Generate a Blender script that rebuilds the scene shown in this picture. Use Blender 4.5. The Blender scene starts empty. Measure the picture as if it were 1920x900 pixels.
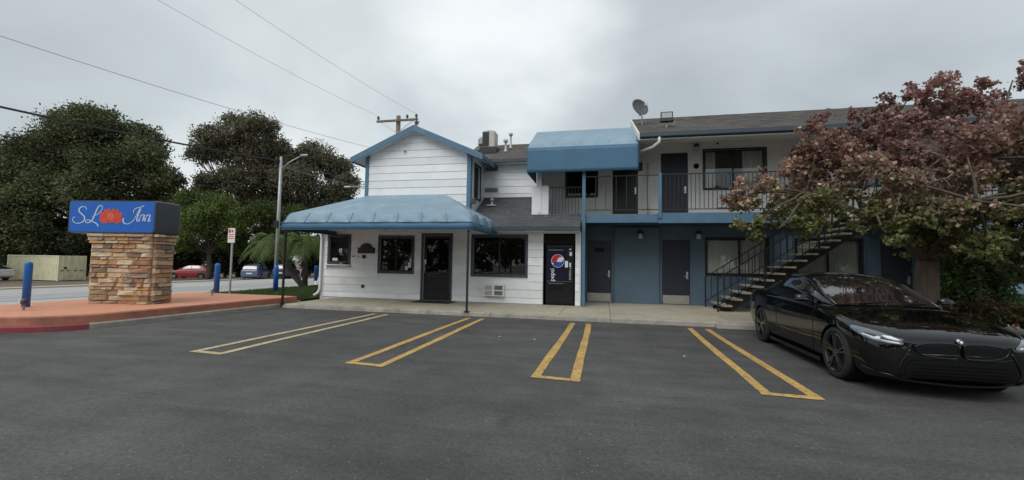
import bpy, math, random
import numpy as np
from mathutils import Vector, Matrix, noise as mnoise
from mathutils.bvhtree import BVHTree

random.seed(7)
RNG = np.random.default_rng(7)
SCN = bpy.context.scene
COL = SCN.collection
SCALE = 0.94            # the plan below is laid out in units of 0.94 m; everything is brought to metres at the end

# ------------------------------------------------------------------ camera
EYE = Vector((0, 0, 1.55))
PITCH, ROLL, YAW = 0.0525, 0.0166, -0.2136
fwd = Vector((math.sin(YAW) * math.cos(PITCH), math.cos(YAW) * math.cos(PITCH), math.sin(PITCH)))
rgt = Vector((math.cos(YAW), -math.sin(YAW), 0))
upv = rgt.cross(fwd)
r2 = rgt * math.cos(ROLL) + upv * math.sin(ROLL)
u2 = upv * math.cos(ROLL) - rgt * math.sin(ROLL)
cam_d = bpy.data.cameras.new('camera')
cam = bpy.data.objects.new('camera', cam_d)
COL.objects.link(cam)
m = Matrix((r2, u2, -fwd)).transposed().to_4x4()
m.translation = EYE * SCALE
cam.matrix_world = m
cam_d.sensor_width = 36
cam_d.lens = 36 * 790.7 / 1920
cam_d.clip_start = 0.05
cam_d.clip_end = 2000
SCN.camera = cam

# ------------------------------------------------------------------ sky, sun, exposure
SUN_EL, SUN_AZ = math.radians(50), math.radians(200)     # azimuth clockwise from +Y
sun_dir = Vector((math.sin(SUN_AZ) * math.cos(SUN_EL), math.cos(SUN_AZ) * math.cos(SUN_EL), math.sin(SUN_EL)))
SKY_OFF = (9.2, 5.5)
world = bpy.data.worlds.new('World')
SCN.world = world
world.use_nodes = True
nt = world.node_tree
nt.nodes.clear()
def N(tree, typ, **kw):
    n = tree.nodes.new(typ)
    for k, v in kw.items():
        if k == 'ins':
            for a, b in v.items(): n.inputs[a].default_value = b
        else: setattr(n, k, v)
    return n
out = N(nt, 'ShaderNodeOutputWorld')
sky = N(nt, 'ShaderNodeTexSky', sky_type='NISHITA', sun_disc=False)
sky.sun_elevation = SUN_EL; sky.sun_rotation = SUN_AZ
bg_sky = N(nt, 'ShaderNodeBackground', ins={'Strength': 0.10})
nt.links.new(sky.outputs[0], bg_sky.inputs[0])
tc = N(nt, 'ShaderNodeTexCoord')
sep = N(nt, 'ShaderNodeSeparateXYZ'); nt.links.new(tc.outputs['Generated'], sep.inputs[0])
def math_n(tree, op, a, b=None, clamp=False):
    n = N(tree, 'ShaderNodeMath', operation=op, use_clamp=clamp)
    for i, s in enumerate((a, b)):
        if s is None: continue
        if isinstance(s, (int, float)): n.inputs[i].default_value = s
        else: tree.links.new(s, n.inputs[i])
    return n.outputs[0]
zz = math_n(nt, 'ADD', math_n(nt, 'MAXIMUM', sep.outputs[2], 0.0), 0.22)
comb = N(nt, 'ShaderNodeCombineXYZ')
nt.links.new(math_n(nt, 'DIVIDE', sep.outputs[0], zz), comb.inputs[0])
nt.links.new(math_n(nt, 'DIVIDE', sep.outputs[1], zz), comb.inputs[1])
n1 = N(nt, 'ShaderNodeTexNoise', ins={'Scale': 0.9, 'Detail': 5.0, 'Roughness': 0.48, 'Distortion': 0.35})
cmap = N(nt, 'ShaderNodeMapping', ins={'Location': (SKY_OFF[0], SKY_OFF[1], 0.0), 'Scale': (0.8, 1.0, 1.0)}); nt.links.new(comb.outputs[0], cmap.inputs[0])
nt.links.new(cmap.outputs[0], n1.inputs['Vector'])
ramp = N(nt, 'ShaderNodeValToRGB')
ramp.color_ramp.elements[0].position = 0.30; ramp.color_ramp.elements[0].color = (0.36, 0.40, 0.42, 1)
ramp.color_ramp.elements[1].position = 0.72; ramp.color_ramp.elements[1].color = (0.66, 0.69, 0.685, 1)
e = ramp.color_ramp.elements.new(0.5); e.color = (0.48, 0.53, 0.545, 1)
nt.links.new(n1.outputs[0], ramp.inputs[0])
# the thin place in the cloud layer where the light comes through, with a ragged edge
dotn = N(nt, 'ShaderNodeVectorMath', operation='DOT_PRODUCT')
nt.links.new(tc.outputs['Generated'], dotn.inputs[0]); dotn.inputs[1].default_value = (-0.2, 0.845, 0.496)
n2 = N(nt, 'ShaderNodeTexNoise', ins={'Scale': 3.2, 'Detail': 4.0, 'Roughness': 0.5})
nt.links.new(comb.outputs[0], n2.inputs['Vector'])
lobe = N(nt, 'ShaderNodeMapRange', interpolation_type='SMOOTHSTEP', ins={'From Min': 0.955, 'From Max': 1.008, 'To Min': 0.0, 'To Max': 1.0})
nt.links.new(math_n(nt, 'ADD', dotn.outputs['Value'], math_n(nt, 'MULTIPLY', math_n(nt, 'SUBTRACT', n2.outputs[0], 0.5), 0.045)), lobe.inputs[0])
mixg = N(nt, 'ShaderNodeMixRGB', blend_type='MIX', ins={'Color2': (0.86, 0.885, 0.89, 1)})
nt.links.new(math_n(nt, 'MULTIPLY', lobe.outputs[0], 0.70), mixg.inputs[0]); nt.links.new(ramp.outputs[0], mixg.inputs[1])
bg_c = N(nt, 'ShaderNodeBackground', ins={'Strength': 1.0}); nt.links.new(mixg.outputs[0], bg_c.inputs[0])
mixs = N(nt, 'ShaderNodeMixShader', ins={0: 0.92})
nt.links.new(bg_sky.outputs[0], mixs.inputs[1]); nt.links.new(bg_c.outputs[0], mixs.inputs[2])
nt.links.new(mixs.outputs[0], out.inputs[0])

sun_d = bpy.data.lights.new('sun', 'SUN')
sun_d.energy = 1.5; sun_d.angle = math.radians(50); sun_d.color = (1.0, 0.97, 0.93)
sun = bpy.data.objects.new('sun', sun_d); COL.objects.link(sun)
sun.rotation_euler = sun_dir.to_track_quat('Z', 'Y').to_euler()
sun.location = (0, -5, 30)
SCN.view_settings.view_transform = 'Standard'
SCN.view_settings.look = 'None'
SCN.view_settings.gamma = 1
SCN.view_settings.use_curve_mapping = False
SCN.view_settings.exposure = 0.40

# ------------------------------------------------------------------ materials
MATS = {}
def M(name, col, rough=0.6, var=0.12, scale=3.0, bump=0.0, bscale=60.0, metal=0.0, spec=0.5, coat=0.0,
      var2=0.0, scale2=0.6, stain=None, stain_amt=0.0, stain_scale=1.5, stretch=None, rand=None, randv=0.0):
    mt = bpy.data.materials.new(name); mt.use_nodes = True
    t = mt.node_tree; b = t.nodes['Principled BSDF']
    tcn = N(t, 'ShaderNodeTexCoord'); vec = tcn.outputs['Object']
    if rand is not None or randv:
        oi = N(t, 'ShaderNodeObjectInfo')
        ad = N(t, 'ShaderNodeVectorMath', operation='ADD')
        cb = N(t, 'ShaderNodeCombineXYZ')
        for k in range(3): t.links.new(math_n(t, 'MULTIPLY', oi.outputs['Random'], 37.0 + 11 * k), cb.inputs[k])
        t.links.new(vec, ad.inputs[0]); t.links.new(cb.outputs[0], ad.inputs[1]); vec = ad.outputs[0]
    if stretch:
        mp = N(t, 'ShaderNodeMapping', ins={'Scale': stretch}); t.links.new(vec, mp.inputs[0]); vec = mp.outputs[0]
    def noise(sc, det=6.0, ro=0.6):
        n = N(t, 'ShaderNodeTexNoise', ins={'Scale': sc, 'Detail': det, 'Roughness': ro}); t.links.new(vec, n.inputs['Vector']); return n.outputs[0]
    if rand is not None:
        rp = N(t, 'ShaderNodeValToRGB'); rp.color_ramp.interpolation = 'CONSTANT'
        els = rp.color_ramp.elements
        while len(els) < len(rand): els.new(0.5)
        for i, c in enumerate(rand): els[i].position = i / len(rand); els[i].color = (*c, 1)
        t.links.new(oi.outputs['Random'], rp.inputs[0]); base = rp.outputs[0]
    else:
        rgb = N(t, 'ShaderNodeRGB'); rgb.outputs[0].default_value = (*col, 1); base = rgb.outputs[0]
    def mulv(colsock, fac_sock, lo, hi):
        mr = N(t, 'ShaderNodeMapRange', ins={'From Min': 0.3, 'From Max': 0.7, 'To Min': lo, 'To Max': hi}); t.links.new(fac_sock, mr.inputs[0])
        mx = N(t, 'ShaderNodeVectorMath', operation='SCALE'); t.links.new(colsock, mx.inputs[0]); t.links.new(mr.outputs[0], mx.inputs['Scale']); return mx.outputs[0]
    if var: base = mulv(base, noise(scale), 1 - var, 1 + var)
    if var2: base = mulv(base, noise(scale2, 4.0, 0.55), 1 - var2, 1 + var2)
    if randv: base = mulv(base, oi.outputs['Random'], 1 - randv, 1 + randv)
    if stain:
        mr = N(t, 'ShaderNodeMapRange', ins={'From Min': 0.52, 'From Max': 0.72, 'To Min': 0.0, 'To Max': stain_amt}); t.links.new(noise(stain_scale, 8.0, 0.65), mr.inputs[0])
        mx = N(t, 'ShaderNodeMixRGB', ins={'Color2': (*stain, 1)}); t.links.new(mr.outputs[0], mx.inputs[0]); t.links.new(base, mx.inputs[1]); base = mx.outputs[0]
    t.links.new(base, b.inputs['Base Color'])
    b.inputs['Roughness'].default_value = rough; b.inputs['Metallic'].default_value = metal
    b.inputs['Specular IOR Level'].default_value = spec; b.inputs['Coat Weight'].default_value = coat
    b.inputs['Coat Roughness'].default_value = 0.04
    if bump:
        bn = N(t, 'ShaderNodeBump', ins={'Strength': bump, 'Distance': 0.02}); t.links.new(noise(bscale, 4.0), bn.inputs['Height']); t.links.new(bn.outputs[0], b.inputs['Normal'])
    MATS[name] = mt
    return mt

m_white = M('white_siding_paint', (0.74, 0.76, 0.77), 0.55, 0.04, 2.0, 0.15, 90, var2=0.05, scale2=0.8, stain=(0.42, 0.39, 0.34), stain_amt=0.30, stain_scale=1.4, randv=0.05)
m_white2 = M('white_trim_paint', (0.72, 0.73, 0.73), 0.5, 0.05, 3, 0.1, 80, stain=(0.4, 0.37, 0.32), stain_amt=0.25)
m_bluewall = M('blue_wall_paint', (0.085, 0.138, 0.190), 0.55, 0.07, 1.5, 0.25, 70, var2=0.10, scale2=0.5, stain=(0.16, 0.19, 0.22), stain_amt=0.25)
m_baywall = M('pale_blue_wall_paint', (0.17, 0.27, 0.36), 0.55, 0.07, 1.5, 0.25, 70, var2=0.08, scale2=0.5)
m_bluetrim = M('blue_trim_paint', (0.068, 0.148, 0.235), 0.5, 0.08, 3, 0.12, 60, stain=(0.20, 0.25, 0.30), stain_amt=0.25)
m_dkblue = M('dark_blue_trim_paint', (0.036, 0.052, 0.075), 0.45, 0.1, 4, 0.1, 60)
m_navy = M('navy_door_paint', (0.018, 0.021, 0.040), 0.45, 0.12, 2, 0.1, 50, var2=0.1)
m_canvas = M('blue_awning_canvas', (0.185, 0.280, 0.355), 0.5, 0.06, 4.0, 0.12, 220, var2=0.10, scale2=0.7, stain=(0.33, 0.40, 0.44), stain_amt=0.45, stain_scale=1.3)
m_canvas_shade = M('blue_canvas_shade', (0.044, 0.130, 0.222), 0.6, 0.06, 3.0, 0.12, 220, var2=0.06, scale2=0.7)  # same fabric as the awning canvas, with the shade of upright faces darkened in
m_black = M('black_iron_paint', (0.012, 0.012, 0.015), 0.42, 0.15, 6)
m_blackm = M('black_matt_plastic', (0.005, 0.005, 0.0055), 0.55, 0.1, 6, spec=0.2)
m_bronze = M('dark_bronze_aluminium', (0.022, 0.021, 0.022), 0.38, 0.1, 5, metal=0.4)
m_grey = M('galvanised_steel', (0.36, 0.37, 0.38), 0.45, 0.15, 5, metal=0.5)
m_steel = M('brushed_steel', (0.62, 0.62, 0.60), 0.35, 0.1, 8, metal=0.9)
m_kick = M('worn_kick_plate', (0.42, 0.40, 0.36), 0.42, 0.15, 4, metal=0.6)
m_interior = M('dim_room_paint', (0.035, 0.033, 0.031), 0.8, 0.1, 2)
m_curtain = M('cream_curtain_cloth', (0.78, 0.76, 0.70), 0.85, 0.06, 4, 0.1, 150)
m_blind = M('pale_roller_blind', (0.62, 0.61, 0.57), 0.8, 0.04, 3)
m_concrete = M('sidewalk_concrete', (0.36, 0.325, 0.245), 0.85, 0.12, 6, 0.3, 120, var2=0.14, scale2=0.5, stain=(0.15, 0.14, 0.125), stain_amt=0.5, stain_scale=0.9, randv=0.05)
m_kerb = M('kerb_concrete', (0.31, 0.29, 0.25), 0.85, 0.16, 5, 0.35, 90, var2=0.15, scale2=0.9, stain=(0.10, 0.095, 0.09), stain_amt=0.65, stain_scale=1.6)
m_redkerb = M('worn_red_kerb_paint', (0.24, 0.035, 0.045), 0.7, 0.2, 5, 0.3, 80, stain=(0.12, 0.06, 0.06), stain_amt=0.6, stain_scale=2.5)
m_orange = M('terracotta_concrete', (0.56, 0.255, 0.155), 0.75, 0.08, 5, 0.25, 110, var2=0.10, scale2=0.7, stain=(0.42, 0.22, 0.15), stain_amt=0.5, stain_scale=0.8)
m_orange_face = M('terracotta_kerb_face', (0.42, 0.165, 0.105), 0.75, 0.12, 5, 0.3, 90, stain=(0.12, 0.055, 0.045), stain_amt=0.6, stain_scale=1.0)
m_shingle = M('asphalt_shingle_grey', (0.080, 0.083, 0.088), 0.9, 0.3, 9, 0.5, 160, var2=0.2, scale2=1.2)
m_shingle_b = M('asphalt_shingle_brown', (0.108, 0.100, 0.092), 0.9, 0.3, 9, 0.5, 160, var2=0.22, scale2=1.0)
m_bollard = M('bollard_blue_paint', (0.010, 0.115, 0.42), 0.38, 0.08, 5, 0.08, 50)
m_wood = M('weathered_pole_wood', (0.16, 0.125, 0.10), 0.85, 0.25, 4, 0.4, 40, stretch=(6, 6, 0.6))
m_ceramic = M('insulator_ceramic', (0.07, 0.06, 0.06), 0.25, 0.1)
m_wire = M('cable_sheath', (0.015, 0.015, 0.016), 0.6, 0.0)
m_wire_l = M('weathered_cable', (0.26, 0.27, 0.28), 0.6, 0.0)
m_bark = M('tree_bark', (0.105, 0.080, 0.062), 0.9, 0.3, 5, 0.7, 25, stretch=(3, 3, 0.6))
m_bark_d = M('dark_tree_bark', (0.06, 0.048, 0.038), 0.9, 0.3, 4, 0.7, 20, stretch=(3, 3, 0.6))
m_twig = M('pale_bare_twig', (0.27, 0.235, 0.205), 0.85, 0.2, 8)
m_soil = M('planter_soil', (0.045, 0.034, 0.024), 0.95, 0.3, 12, 0.8, 30)
m_stone = M('ledge_stone', None, 0.82, 0.20, 7, 0.6, 38, rand=[(0.44, 0.255, 0.125), (0.42, 0.29, 0.18), (0.54, 0.41, 0.265), (0.22, 0.16, 0.115), (0.52, 0.32, 0.165), (0.33, 0.22, 0.14), (0.58, 0.47, 0.33), (0.36, 0.18, 0.11), (0.48, 0.36, 0.225), (0.28, 0.22, 0.17)], var2=0.15, scale2=3.0)
m_mortar = M('dark_mortar', (0.05, 0.04, 0.032), 0.95, 0.2, 10)
m_signface = M('sign_face_blue', (0.006, 0.105, 0.46), 0.45, 0.04, 2)
m_signbox = M('sign_cabinet_charcoal', (0.045, 0.052, 0.066), 0.42, 0.08, 3, 0.05, 60)
m_letter = M('sign_lettering_white', (0.50, 0.62, 0.74), 0.4, 0.0)
m_flower = M('sign_flower_red', (0.56, 0.065, 0.035), 0.4, 0.1, 6)
m_flower_c = M('sign_flower_mark', (0.62, 0.27, 0.12), 0.4, 0.0)
m_acbeige = M('beige_enamel', (0.46, 0.43, 0.37), 0.5, 0.08, 4)
m_acwhite = M('offwhite_enamel', (0.66, 0.67, 0.66), 0.45, 0.06, 4)
m_dark = M('dark_louvre', (0.04, 0.04, 0.042), 0.6, 0.1)
m_lampglass = M('frosted_lamp_glass', (0.42, 0.44, 0.44), 0.25, 0.05)
m_rubber = M('black_rubber', (0.014, 0.014, 0.014), 0.75, 0.15, 10, 0.2, 90)
m_paper = M('paper_notice', (0.66, 0.67, 0.66), 0.7, 0.05)
m_container = M('cream_container_paint', (0.72, 0.70, 0.48), 0.55, 0.08, 2, stain=(0.2, 0.13, 0.07), stain_amt=0.35)
m_vend = M('vending_black_enamel', (0.005, 0.005, 0.007), 0.28, 0.05)
m_vendblue = M('vending_front_navy', (0.006, 0.009, 0.030), 0.18, 0.15, 2)
m_redink = M('print_red', (0.50, 0.02, 0.03), 0.35, 0.0)
m_blueink = M('print_blue', (0.02, 0.07, 0.28), 0.35, 0.0)
m_whiteink = M('print_white', (0.75, 0.77, 0.80), 0.35, 0.0)
m_signwhite = M('road_sign_white', (0.68, 0.68, 0.67), 0.45, 0.05)
m_cap = M('purple_valve_cap', (0.09, 0.055, 0.11), 0.5, 0.2, 8)
m_pipe = M('copper_pipe', (0.30, 0.18, 0.14), 0.5, 0.15, 8, metal=0.4)
m_carpaint = M('black_car_paint', (0.0022, 0.0022, 0.0026), 0.045, 0.0, spec=0.0, coat=1.0)
m_carglass = M('tinted_car_glass', (0.006, 0.007, 0.008), 0.02, 0.0, spec=0.5, coat=1.0)
for _m, _i in ((m_carglass, 1.9), (m_carpaint, 1.6)):
    _b = _m.node_tree.nodes['Principled BSDF']; _b.inputs['IOR'].default_value = _i; _b.inputs['Coat IOR'].default_value = _i
m_rim = M('gloss_black_alloy', (0.05, 0.05, 0.054), 0.25, 0.0, metal=0.6, coat=0.5)
m_tyre = M('tyre_rubber', (0.013, 0.013, 0.013), 0.8, 0.1, 9, 0.2, 60)
m_lampclear = M('headlamp_lens', (0.17, 0.19, 0.22), 0.06, 0.1, 12, metal=0.6, coat=1.0)
m_lampdark = M('headlamp_reflector_dark', (0.02, 0.022, 0.026), 0.15, 0.0, coat=1.0)
m_lampwhite = M('headlamp_light_bar', (0.70, 0.74, 0.78), 0.2, 0.0)
m_chrome = M('dark_chrome', (0.30, 0.31, 0.33), 0.15, 0.0, metal=1.0)
m_red = M('red_car_paint', (0.27, 0.010, 0.016), 0.22, 0.0, coat=1.0)
m_blue = M('steel_blue_car_paint', (0.055, 0.10, 0.19), 0.22, 0.0, coat=1.0)
m_silver = M('white_car_paint', (0.55, 0.56, 0.57), 0.25, 0.0, coat=1.0)
m_tail = M('tail_lamp_red', (0.35, 0.012, 0.012), 0.2, 0.0)
m_dirt = M('verge_dirt', (0.155, 0.115, 0.085), 0.95, 0.25, 2, 0.5, 20, var2=0.2, scale2=0.3)
m_road = M('street_asphalt_grey', (0.37, 0.365, 0.35), 0.85, 0.10, 2, 0.3, 60, var2=0.12, scale2=0.15, stain=(0.17, 0.17, 0.17), stain_amt=0.4, stain_scale=0.3)
m_gutter = M('gutter_concrete', (0.40, 0.385, 0.345), 0.85, 0.1, 3, 0.2, 60, var2=0.1, scale2=0.3)

def mat_asphalt():
    mt = bpy.data.materials.new('parking_asphalt'); mt.use_nodes = True
    t = mt.node_tree; b = t.nodes['Principled BSDF']
    tcn = N(t, 'ShaderNodeTexCoord'); vec = tcn.outputs['Object']
    def noise(sc, det=5.0, ro=0.6, dist=0.0):
        n = N(t, 'ShaderNodeTexNoise', ins={'Scale': sc, 'Detail': det, 'Roughness': ro, 'Distortion': dist}); t.links.new(vec, n.inputs['Vector']); return n.outputs[0]
    def rng(s, a, b2, lo, hi):
        mr = N(t, 'ShaderNodeMapRange', ins={'From Min': a, 'From Max': b2, 'To Min': lo, 'To Max': hi}); t.links.new(s, mr.inputs[0]); return mr.outputs[0]
    big = rng(noise(0.22, 5, 0.55, 0.4), 0.3, 0.7, 0.66, 1.32)
    mp_ = N(t, 'ShaderNodeMapping', ins={'Scale': (0.35, 2.2, 1.0), 'Rotation': (0, 0, 0.12)}); t.links.new(vec, mp_.inputs[0])
    nst = N(t, 'ShaderNodeTexNoise', ins={'Scale': 1.1, 'Detail': 6.0, 'Roughness': 0.62, 'Distortion': 0.5}); t.links.new(mp_.outputs[0], nst.inputs['Vector'])
    mid = math_n(t, 'MULTIPLY', rng(noise(1.6, 6, 0.65, 0.3), 0.3, 0.7, 0.80, 1.20), rng(nst.outputs[0], 0.32, 0.68, 0.80, 1.18))
    oil = rng(noise(0.75, 3, 0.5, 0.8), 0.66, 0.78, 1.0, 0.62)
    mid = math_n(t, 'MULTIPLY', mid, oil)
    fine = math_n(t, 'MULTIPLY', rng(noise(70, 3, 0.7), 0.25, 0.75, 0.5, 1.5), rng(noise(24, 3, 0.75), 0.3, 0.7, 0.66, 1.36))
    f = math_n(t, 'MULTIPLY', math_n(t, 'MULTIPLY', big, mid), fine)
    sc = N(t, 'ShaderNodeVectorMath', operation='SCALE'); sc.inputs[0].default_value = (0.066, 0.0655, 0.0625); t.links.new(f, sc.inputs['Scale'])
    vo = N(t, 'ShaderNodeTexVoronoi', ins={'Scale': 28.0, 'Randomness': 1.0}); t.links.new(vec, vo.inputs['Vector'])
    sepc = N(t, 'ShaderNodeSeparateColor'); t.links.new(vo.outputs['Color'], sepc.inputs[0])
    chip = math_n(t, 'MULTIPLY', math_n(t, 'LESS_THAN', vo.outputs['Distance'], 0.20), math_n(t, 'GREATER_THAN', sepc.outputs[0], 0.955))
    mx = N(t, 'ShaderNodeMixRGB', ins={'Color2': (0.19, 0.186, 0.176, 1)}); t.links.new(chip, mx.inputs[0]); t.links.new(sc.outputs[0], mx.inputs[1])
    # old cracks and tyre scuffs
    wv = N(t, 'ShaderNodeTexVoronoi', feature='DISTANCE_TO_EDGE', ins={'Scale': 0.22, 'Randomness': 1.0})
    ds = N(t, 'ShaderNodeVectorMath', operation='ADD'); nz = N(t, 'ShaderNodeTexNoise', ins={'Scale': 1.2, 'Detail': 6.0}); t.links.new(vec, nz.inputs['Vector'])
    t.links.new(vec, ds.inputs[0]); t.links.new(nz.outputs['Color'], ds.inputs[1]); t.links.new(ds.outputs[0], wv.inputs['Vector'])
    cr = math_n(t, 'MULTIPLY', math_n(t, 'LESS_THAN', wv.outputs[0], 0.0034), rng(noise(0.5), 0.5, 0.65, 0.0, 0.6), True)
    mx2 = N(t, 'ShaderNodeMixRGB', ins={'Color2': (0.018, 0.018, 0.018, 1)}); t.links.new(cr, mx2.inputs[0]); t.links.new(mx.outputs[0], mx2.inputs[1])
    t.links.new(mx2.outputs[0], b.inputs['Base Color'])
    t.links.new(rng(noise(0.9), 0.3, 0.7, 0.62, 0.86), b.inputs['Roughness'])
    bn = N(t, 'ShaderNodeBump', ins={'Strength': 0.55, 'Distance': 0.012})
    t.links.new(math_n(t, 'ADD', noise(95, 3, 0.7), math_n(t, 'MULTIPLY', noise(9, 3), 0.6)), bn.inputs['Height']); t.links.new(bn.outputs[0], b.inputs['Normal'])
    return mt
m_asphalt = mat_asphalt()

def mat_paint(name, col):
    mt = bpy.data.materials.new(name); mt.use_nodes = True
    t = mt.node_tree; b = t.nodes['Principled BSDF']
    tcn = N(t, 'ShaderNodeTexCoord'); vec = tcn.outputs['Object']
    def noise(sc, det=5.0, ro=0.65):
        n = N(t, 'ShaderNodeTexNoise', ins={'Scale': sc, 'Detail': det, 'Roughness': ro}); t.links.new(vec, n.inputs['Vector']); return n.outputs[0]
    mr = N(t, 'ShaderNodeMapRange', ins={'From Min': 0.50, 'From Max': 0.66, 'To Min': 0.0, 'To Max': 0.85}); t.links.new(noise(14, 8, 0.75), mr.inputs[0])
    mv = N(t, 'ShaderNodeMapRange', ins={'From Min': 0.3, 'From Max': 0.7, 'To Min': 0.78, 'To Max': 1.18}); t.links.new(noise(2.2), mv.inputs[0])
    sc = N(t, 'ShaderNodeVectorMath', operation='SCALE'); sc.inputs[0].default_value = col; t.links.new(mv.outputs[0], sc.inputs['Scale'])
    mx = N(t, 'ShaderNodeMixRGB', ins={'Color2': (0.06, 0.058, 0.055, 1)}); t.links.new(mr.outputs[0], mx.inputs[0]); t.links.new(sc.outputs[0], mx.inputs[1])
    t.links.new(mx.outputs[0], b.inputs['Base Color']); b.inputs['Roughness'].default_value = 0.7
    bn = N(t, 'ShaderNodeBump', ins={'Strength': 0.4, 'Distance': 0.01}); t.links.new(noise(95, 3), bn.inputs['Height']); t.links.new(bn.outputs[0], b.inputs['Normal'])
    return mt
m_yellow = mat_paint('worn_yellow_line_paint', (0.50, 0.315, 0.095))
m_yellow_pale = mat_paint('faded_yellow_line_paint', (0.50, 0.405, 0.235))

def mat_glass(name, tint=(0.75, 0.8, 0.8), refl=1.0):
    mt = bpy.data.materials.new(name); mt.use_nodes = True
    t = mt.node_tree; t.nodes.clear()
    o = N(t, 'ShaderNodeOutputMaterial'); tr = N(t, 'ShaderNodeBsdfTransparent', ins={'Color': (*tint, 1)})
    gl = N(t, 'ShaderNodeBsdfGlossy', ins={'Roughness': 0.015, 'Color': (0.9, 0.93, 0.95, 1)}); fr = N(t, 'ShaderNodeFresnel', ins={'IOR': 1.5})
    mx = N(t, 'ShaderNodeMixShader'); t.links.new(math_n(t, 'MULTIPLY', fr.outputs[0], 1.6 * refl, True), mx.inputs[0])
    t.links.new(tr.outputs[0], mx.inputs[1]); t.links.new(gl.outputs[0], mx.inputs[2]); t.links.new(mx.outputs[0], o.inputs[0])
    return mt
m_glass = mat_glass('window_glass', (0.93, 0.95, 0.95), 0.7)
m_glass_d = mat_glass('smoked_door_glass', (0.22, 0.23, 0.24), 0.75)

def mat_leaf(name, rough=0.55, trans=0.25):
    mt = bpy.data.materials.new(name); mt.use_nodes = True
    t = mt.node_tree; b = t.nodes['Principled BSDF']; o = [n for n in t.nodes if n.type == 'OUTPUT_MATERIAL'][0]
    at = N(t, 'ShaderNodeAttribute', attribute_name='leafcol')
    t.links.new(at.outputs['Color'], b.inputs['Base Color']); b.inputs['Roughness'].default_value = rough; b.inputs['Specular IOR Level'].default_value = 0.3
    tl = N(t, 'ShaderNodeBsdfTranslucent'); t.links.new(at.outputs['Color'], tl.inputs[0])
    mx = N(t, 'ShaderNodeMixShader', ins={0: trans}); t.links.new(b.outputs[0], mx.inputs[1]); t.links.new(tl.outputs[0], mx.inputs[2]); t.links.new(mx.outputs[0], o.inputs[0])
    return mt
m_leaf = mat_leaf('foliage', .55, .35)

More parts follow.
